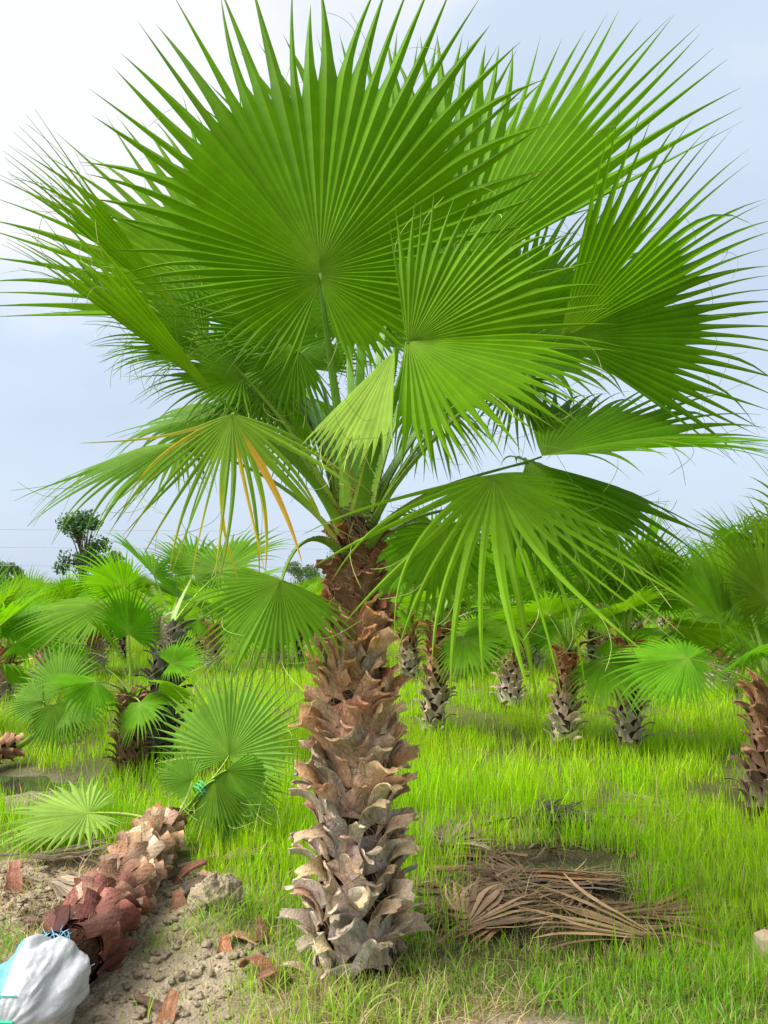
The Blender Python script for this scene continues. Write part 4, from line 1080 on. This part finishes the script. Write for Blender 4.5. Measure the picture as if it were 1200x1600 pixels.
# ================================================================== far field
far_vars = []
for v in range(4):
    rnd = random.Random(900 + v)
    Vs, Fs, Cs, off = [], [], [], 0
    for i in range(11):
        j = min(5, int(6 * i / 11)); me, pm, el = bg_leaf[j * 2 + rnd.randrange(2)]
        n = len(me.vertices)
        co = np.empty(n * 3, np.float32); me.vertices.foreach_get('co', co); co = co.reshape(-1, 3)
        cc = np.empty(n * 4, np.float32); me.color_attributes['Col'].data.foreach_get('color', cc)
        fq = np.empty(len(me.polygons) * 4, np.int32); me.loops.foreach_get('vertex_index', fq)
        a = i * GA + rnd.uniform(-.3, .3); k = rnd.uniform(0.9, 1.2)
        r = np.array([[math.cos(a), -math.sin(a), 0], [math.sin(a), math.cos(a), 0], [0, 0, 1]])
        Vs.append(co @ r.T * k); Fs.append(fq.reshape(-1, 4) + off); Cs.append(cc.reshape(-1, 4)[:, :3] * rnd.uniform(0.85, 1.15)); off += n
    cmesh = np_mesh('crown', np.concatenate(Vs), np.concatenate(Fs), np.concatenate(Cs), M_LEAF)
    prof = lambda z: 0.13 * (1 - 0.25 * min(z / 0.9, 1))
    mb = MB()
    cmn = core_mesh(prof, 0.9, v, rings=6, sides=10, col=(0.06, 0.036, 0.024))
    mb.add([vv.co[:] for vv in cmn.vertices], [p_.vertices[:] for p_ in cmn.polygons], (0.06, 0.036, 0.024))
    for i, M, c in boot_layout(0.9, 36, prof, lambda t, r: r.randrange(8), lambda t, r: jit(ramp3(STOPS_B, t), r, 0.3), 70 + v):
        b = bm_b[i]; mb.add([M @ vv.co for vv in b.vertices], [p_.vertices[:] for p_ in b.polygons], c)
    far_vars.append((cmesh, mb.mesh('trunk', mat('far_trunk', 0.9, 0.1, noise=[(30, 0.6, 1.3, 3)]))))
rnd = random.Random(77); placed = []
y = 14.5
row = 0
while y < 48:
    xw = 0.52 * y + 1.5
    x = -xw + rnd.uniform(0, 1.2)
    while x < xw:
        vx, vy = x + rnd.uniform(-.35, .35), y + rnd.uniform(-.5, .5)
        v = rnd.randrange(4)
        root = empty('palm_tree', (vx, vy, gz1(vx, vy)), 'small distant fan palm in the far rows of the plantation', 'palm tree', 'distant palms of the plantation', rot=(0, 0, rnd.uniform(0, 6.28)))
        s = rnd.uniform(0.8, 1.05) * (1.06 if vx > 0.25 * vy else 0.80); root.scale = (s, s, s)
        link('trunk', far_vars[v][1], root, color=(1, 1, 1))
        link('crown', far_vars[v][0], root, loc=(0, 0, 0.9), color=jit((1, 1, 1), rnd, 0.15))
        x += rnd.uniform(1.5, 2.1) * (1 + (y - 14) * 0.03)
    y += 2.0 + (y - 14) * 0.10

def broad_tree(base, H, crown_r, label, seed, nleaf=2600, col=(0.045, 0.115, 0.035), leaf=0.12, crown_z=0.62, lobes=9, name='broadleaf_tree', cat='tree', group=None, open_=0.5, flat=0.85):
    rs = np.random.RandomState(seed); rnd = random.Random(seed)
    root = empty(name, base, label, cat, group)
    mb = MB()
    top = Vector((rnd.uniform(-.2, .2), 0, H * crown_z))
    mb.tube([Vector((0, 0, -0.1)), Vector((0.05, 0, H * 0.25)), top], [0.10 * H / 4, 0.075 * H / 4, 0.05 * H / 4], 8, (0.12, 0.09, 0.07))
    cents = []
    for k in range(lobes):
        a = k * GA; e = rnd.uniform(-0.5, 1.1); rr = crown_r * rnd.uniform(0.45, 0.95)
        c = Vector((math.cos(a) * math.cos(e) * rr, math.sin(a) * math.cos(e) * rr, H * (crown_z + 0.12) + math.sin(e) * (H * (1 - crown_z)) * 0.75))
        cents.append((c, crown_r * rnd.uniform(0.26, 0.5)))
        st = Vector((0.05, 0, H * rnd.uniform(0.25, crown_z)))
        mb.tube([st, st.lerp(c, 0.5) + Vector((0, 0, 0.05 * H)), c], [0.035 * H / 4, 0.022 * H / 4, 0.008 * H / 4], 5, (0.11, 0.085, 0.065))
    link('trunk', mb.mesh('trunk', M_BARK), root)
    k = rs.randint(0, lobes, nleaf)
    cc = np.array([c[0][:] for c in cents])[k]; rr = np.array([c[1] for c in cents])[k]
    d = unit(rs.normal(size=(nleaf, 3))) * (rs.rand(nleaf, 1) ** open_) * rr[:, None] * np.array([1, 1, flat])
    P = cc + d
    u = unit(rs.normal(size=(nleaf, 3))); w = unit(np.cross(u, rs.normal(size=(nleaf, 3))))
    L = leaf * rs.uniform(0.6, 1.3, (nleaf, 1))
    V = np.stack([P - u * L * .5, P + w * L * .28, P + u * L * .5, P - w * L * .28], 1).reshape(-1, 3)
    Fq = np.arange(nleaf * 4).reshape(-1, 4)
    Cc = np.repeat(np.array(col) * rs.uniform(0.6, 1.4, (nleaf, 1)) * (1 + 0.2 * rs.normal(size=(nleaf, 1)) * np.array([1, 0, 0])), 4, 0)
    link('crown', np_mesh('crown', V, Fq, np.clip(Cc, 0.005, 1), M_TREE), root)
    return root
p = W(128, 905, 34); p.z = gz1(p.x, p.y)
broad_tree(p, 4.4, 1.05, 'slender dark green broadleaf tree rising above the distant palms', 31, nleaf=3600, leaf=0.15, lobes=24, crown_z=0.5, col=(0.06, 0.14, 0.05))
for i, (px, d, H, cr, lab) in enumerate([(8, 70, 3.0, 1.6, 'grey-green bush on the far horizon by the power wires'), (170, 60, 3.6, 1.8, 'low bush beside the slender broadleaf tree'), (335, 80, 3.4, 2.2, 'hazy round bush on the horizon behind the drooping leaves'),
                                      (470, 85, 3.2, 2.4, 'hazy low bush on the horizon behind the arched leaf stalk'), (690, 75, 3.6, 2.2, 'hazy bush on the horizon behind the tall palm'), (1195, 42, 5.0, 2.8, 'rounded green tree beyond the palm field'), (1120, 70, 4.6, 2.6, 'hazy dark bush behind the rounded green tree')]):
    p = W(px, 905, d); p.z = gz1(p.x, p.y)
    broad_tree(p, H, cr, lab, 40 + i, nleaf=2600, leaf=0.26, lobes=10, crown_z=0.35, name='bush' if H < 4.8 else 'broadleaf_tree', cat='bush' if H < 4.8 else 'tree', col=(0.10, 0.17, 0.07) if i != 5 else (0.09, 0.20, 0.03))
# power wires and their poles (the poles stand outside the picture)
PXs = (-44.0, 44.0)
for s, px in enumerate(PXs):
    mb = MB(); mb.tube([(0, 0, -0.3), (0, 0, 5.6)], [0.11, 0.08], 10, (0.25, 0.22, 0.2)); 
    r = empty('utility_pole', (px, 62, gz1(px, 62)), 'grey utility pole carrying three wires', 'pole', 'utility poles along the far road')
    link('post', mb.mesh('post', M_BARK), r)
for k, (py, lab) in enumerate(((830, 'uppermost of the three thin power wires above the field'), (858, 'middle one of the three thin power wires above the field'), (886, 'lowest of the three thin power wires above the field'))):
    zt_ = W(600, py, 62).z
    mb = MB()
    mb.tube([Vector((x, 62, zt_ + 0.30 * ((x / 44) ** 2))) for x in np.linspace(-44, 44, 25)], 0.016, 5, (0.30, 0.33, 0.38))
    tag(link('power_wire', mb.mesh('power_wire', M_WIRE)), lab, 'wire', 'power wires over the far field')
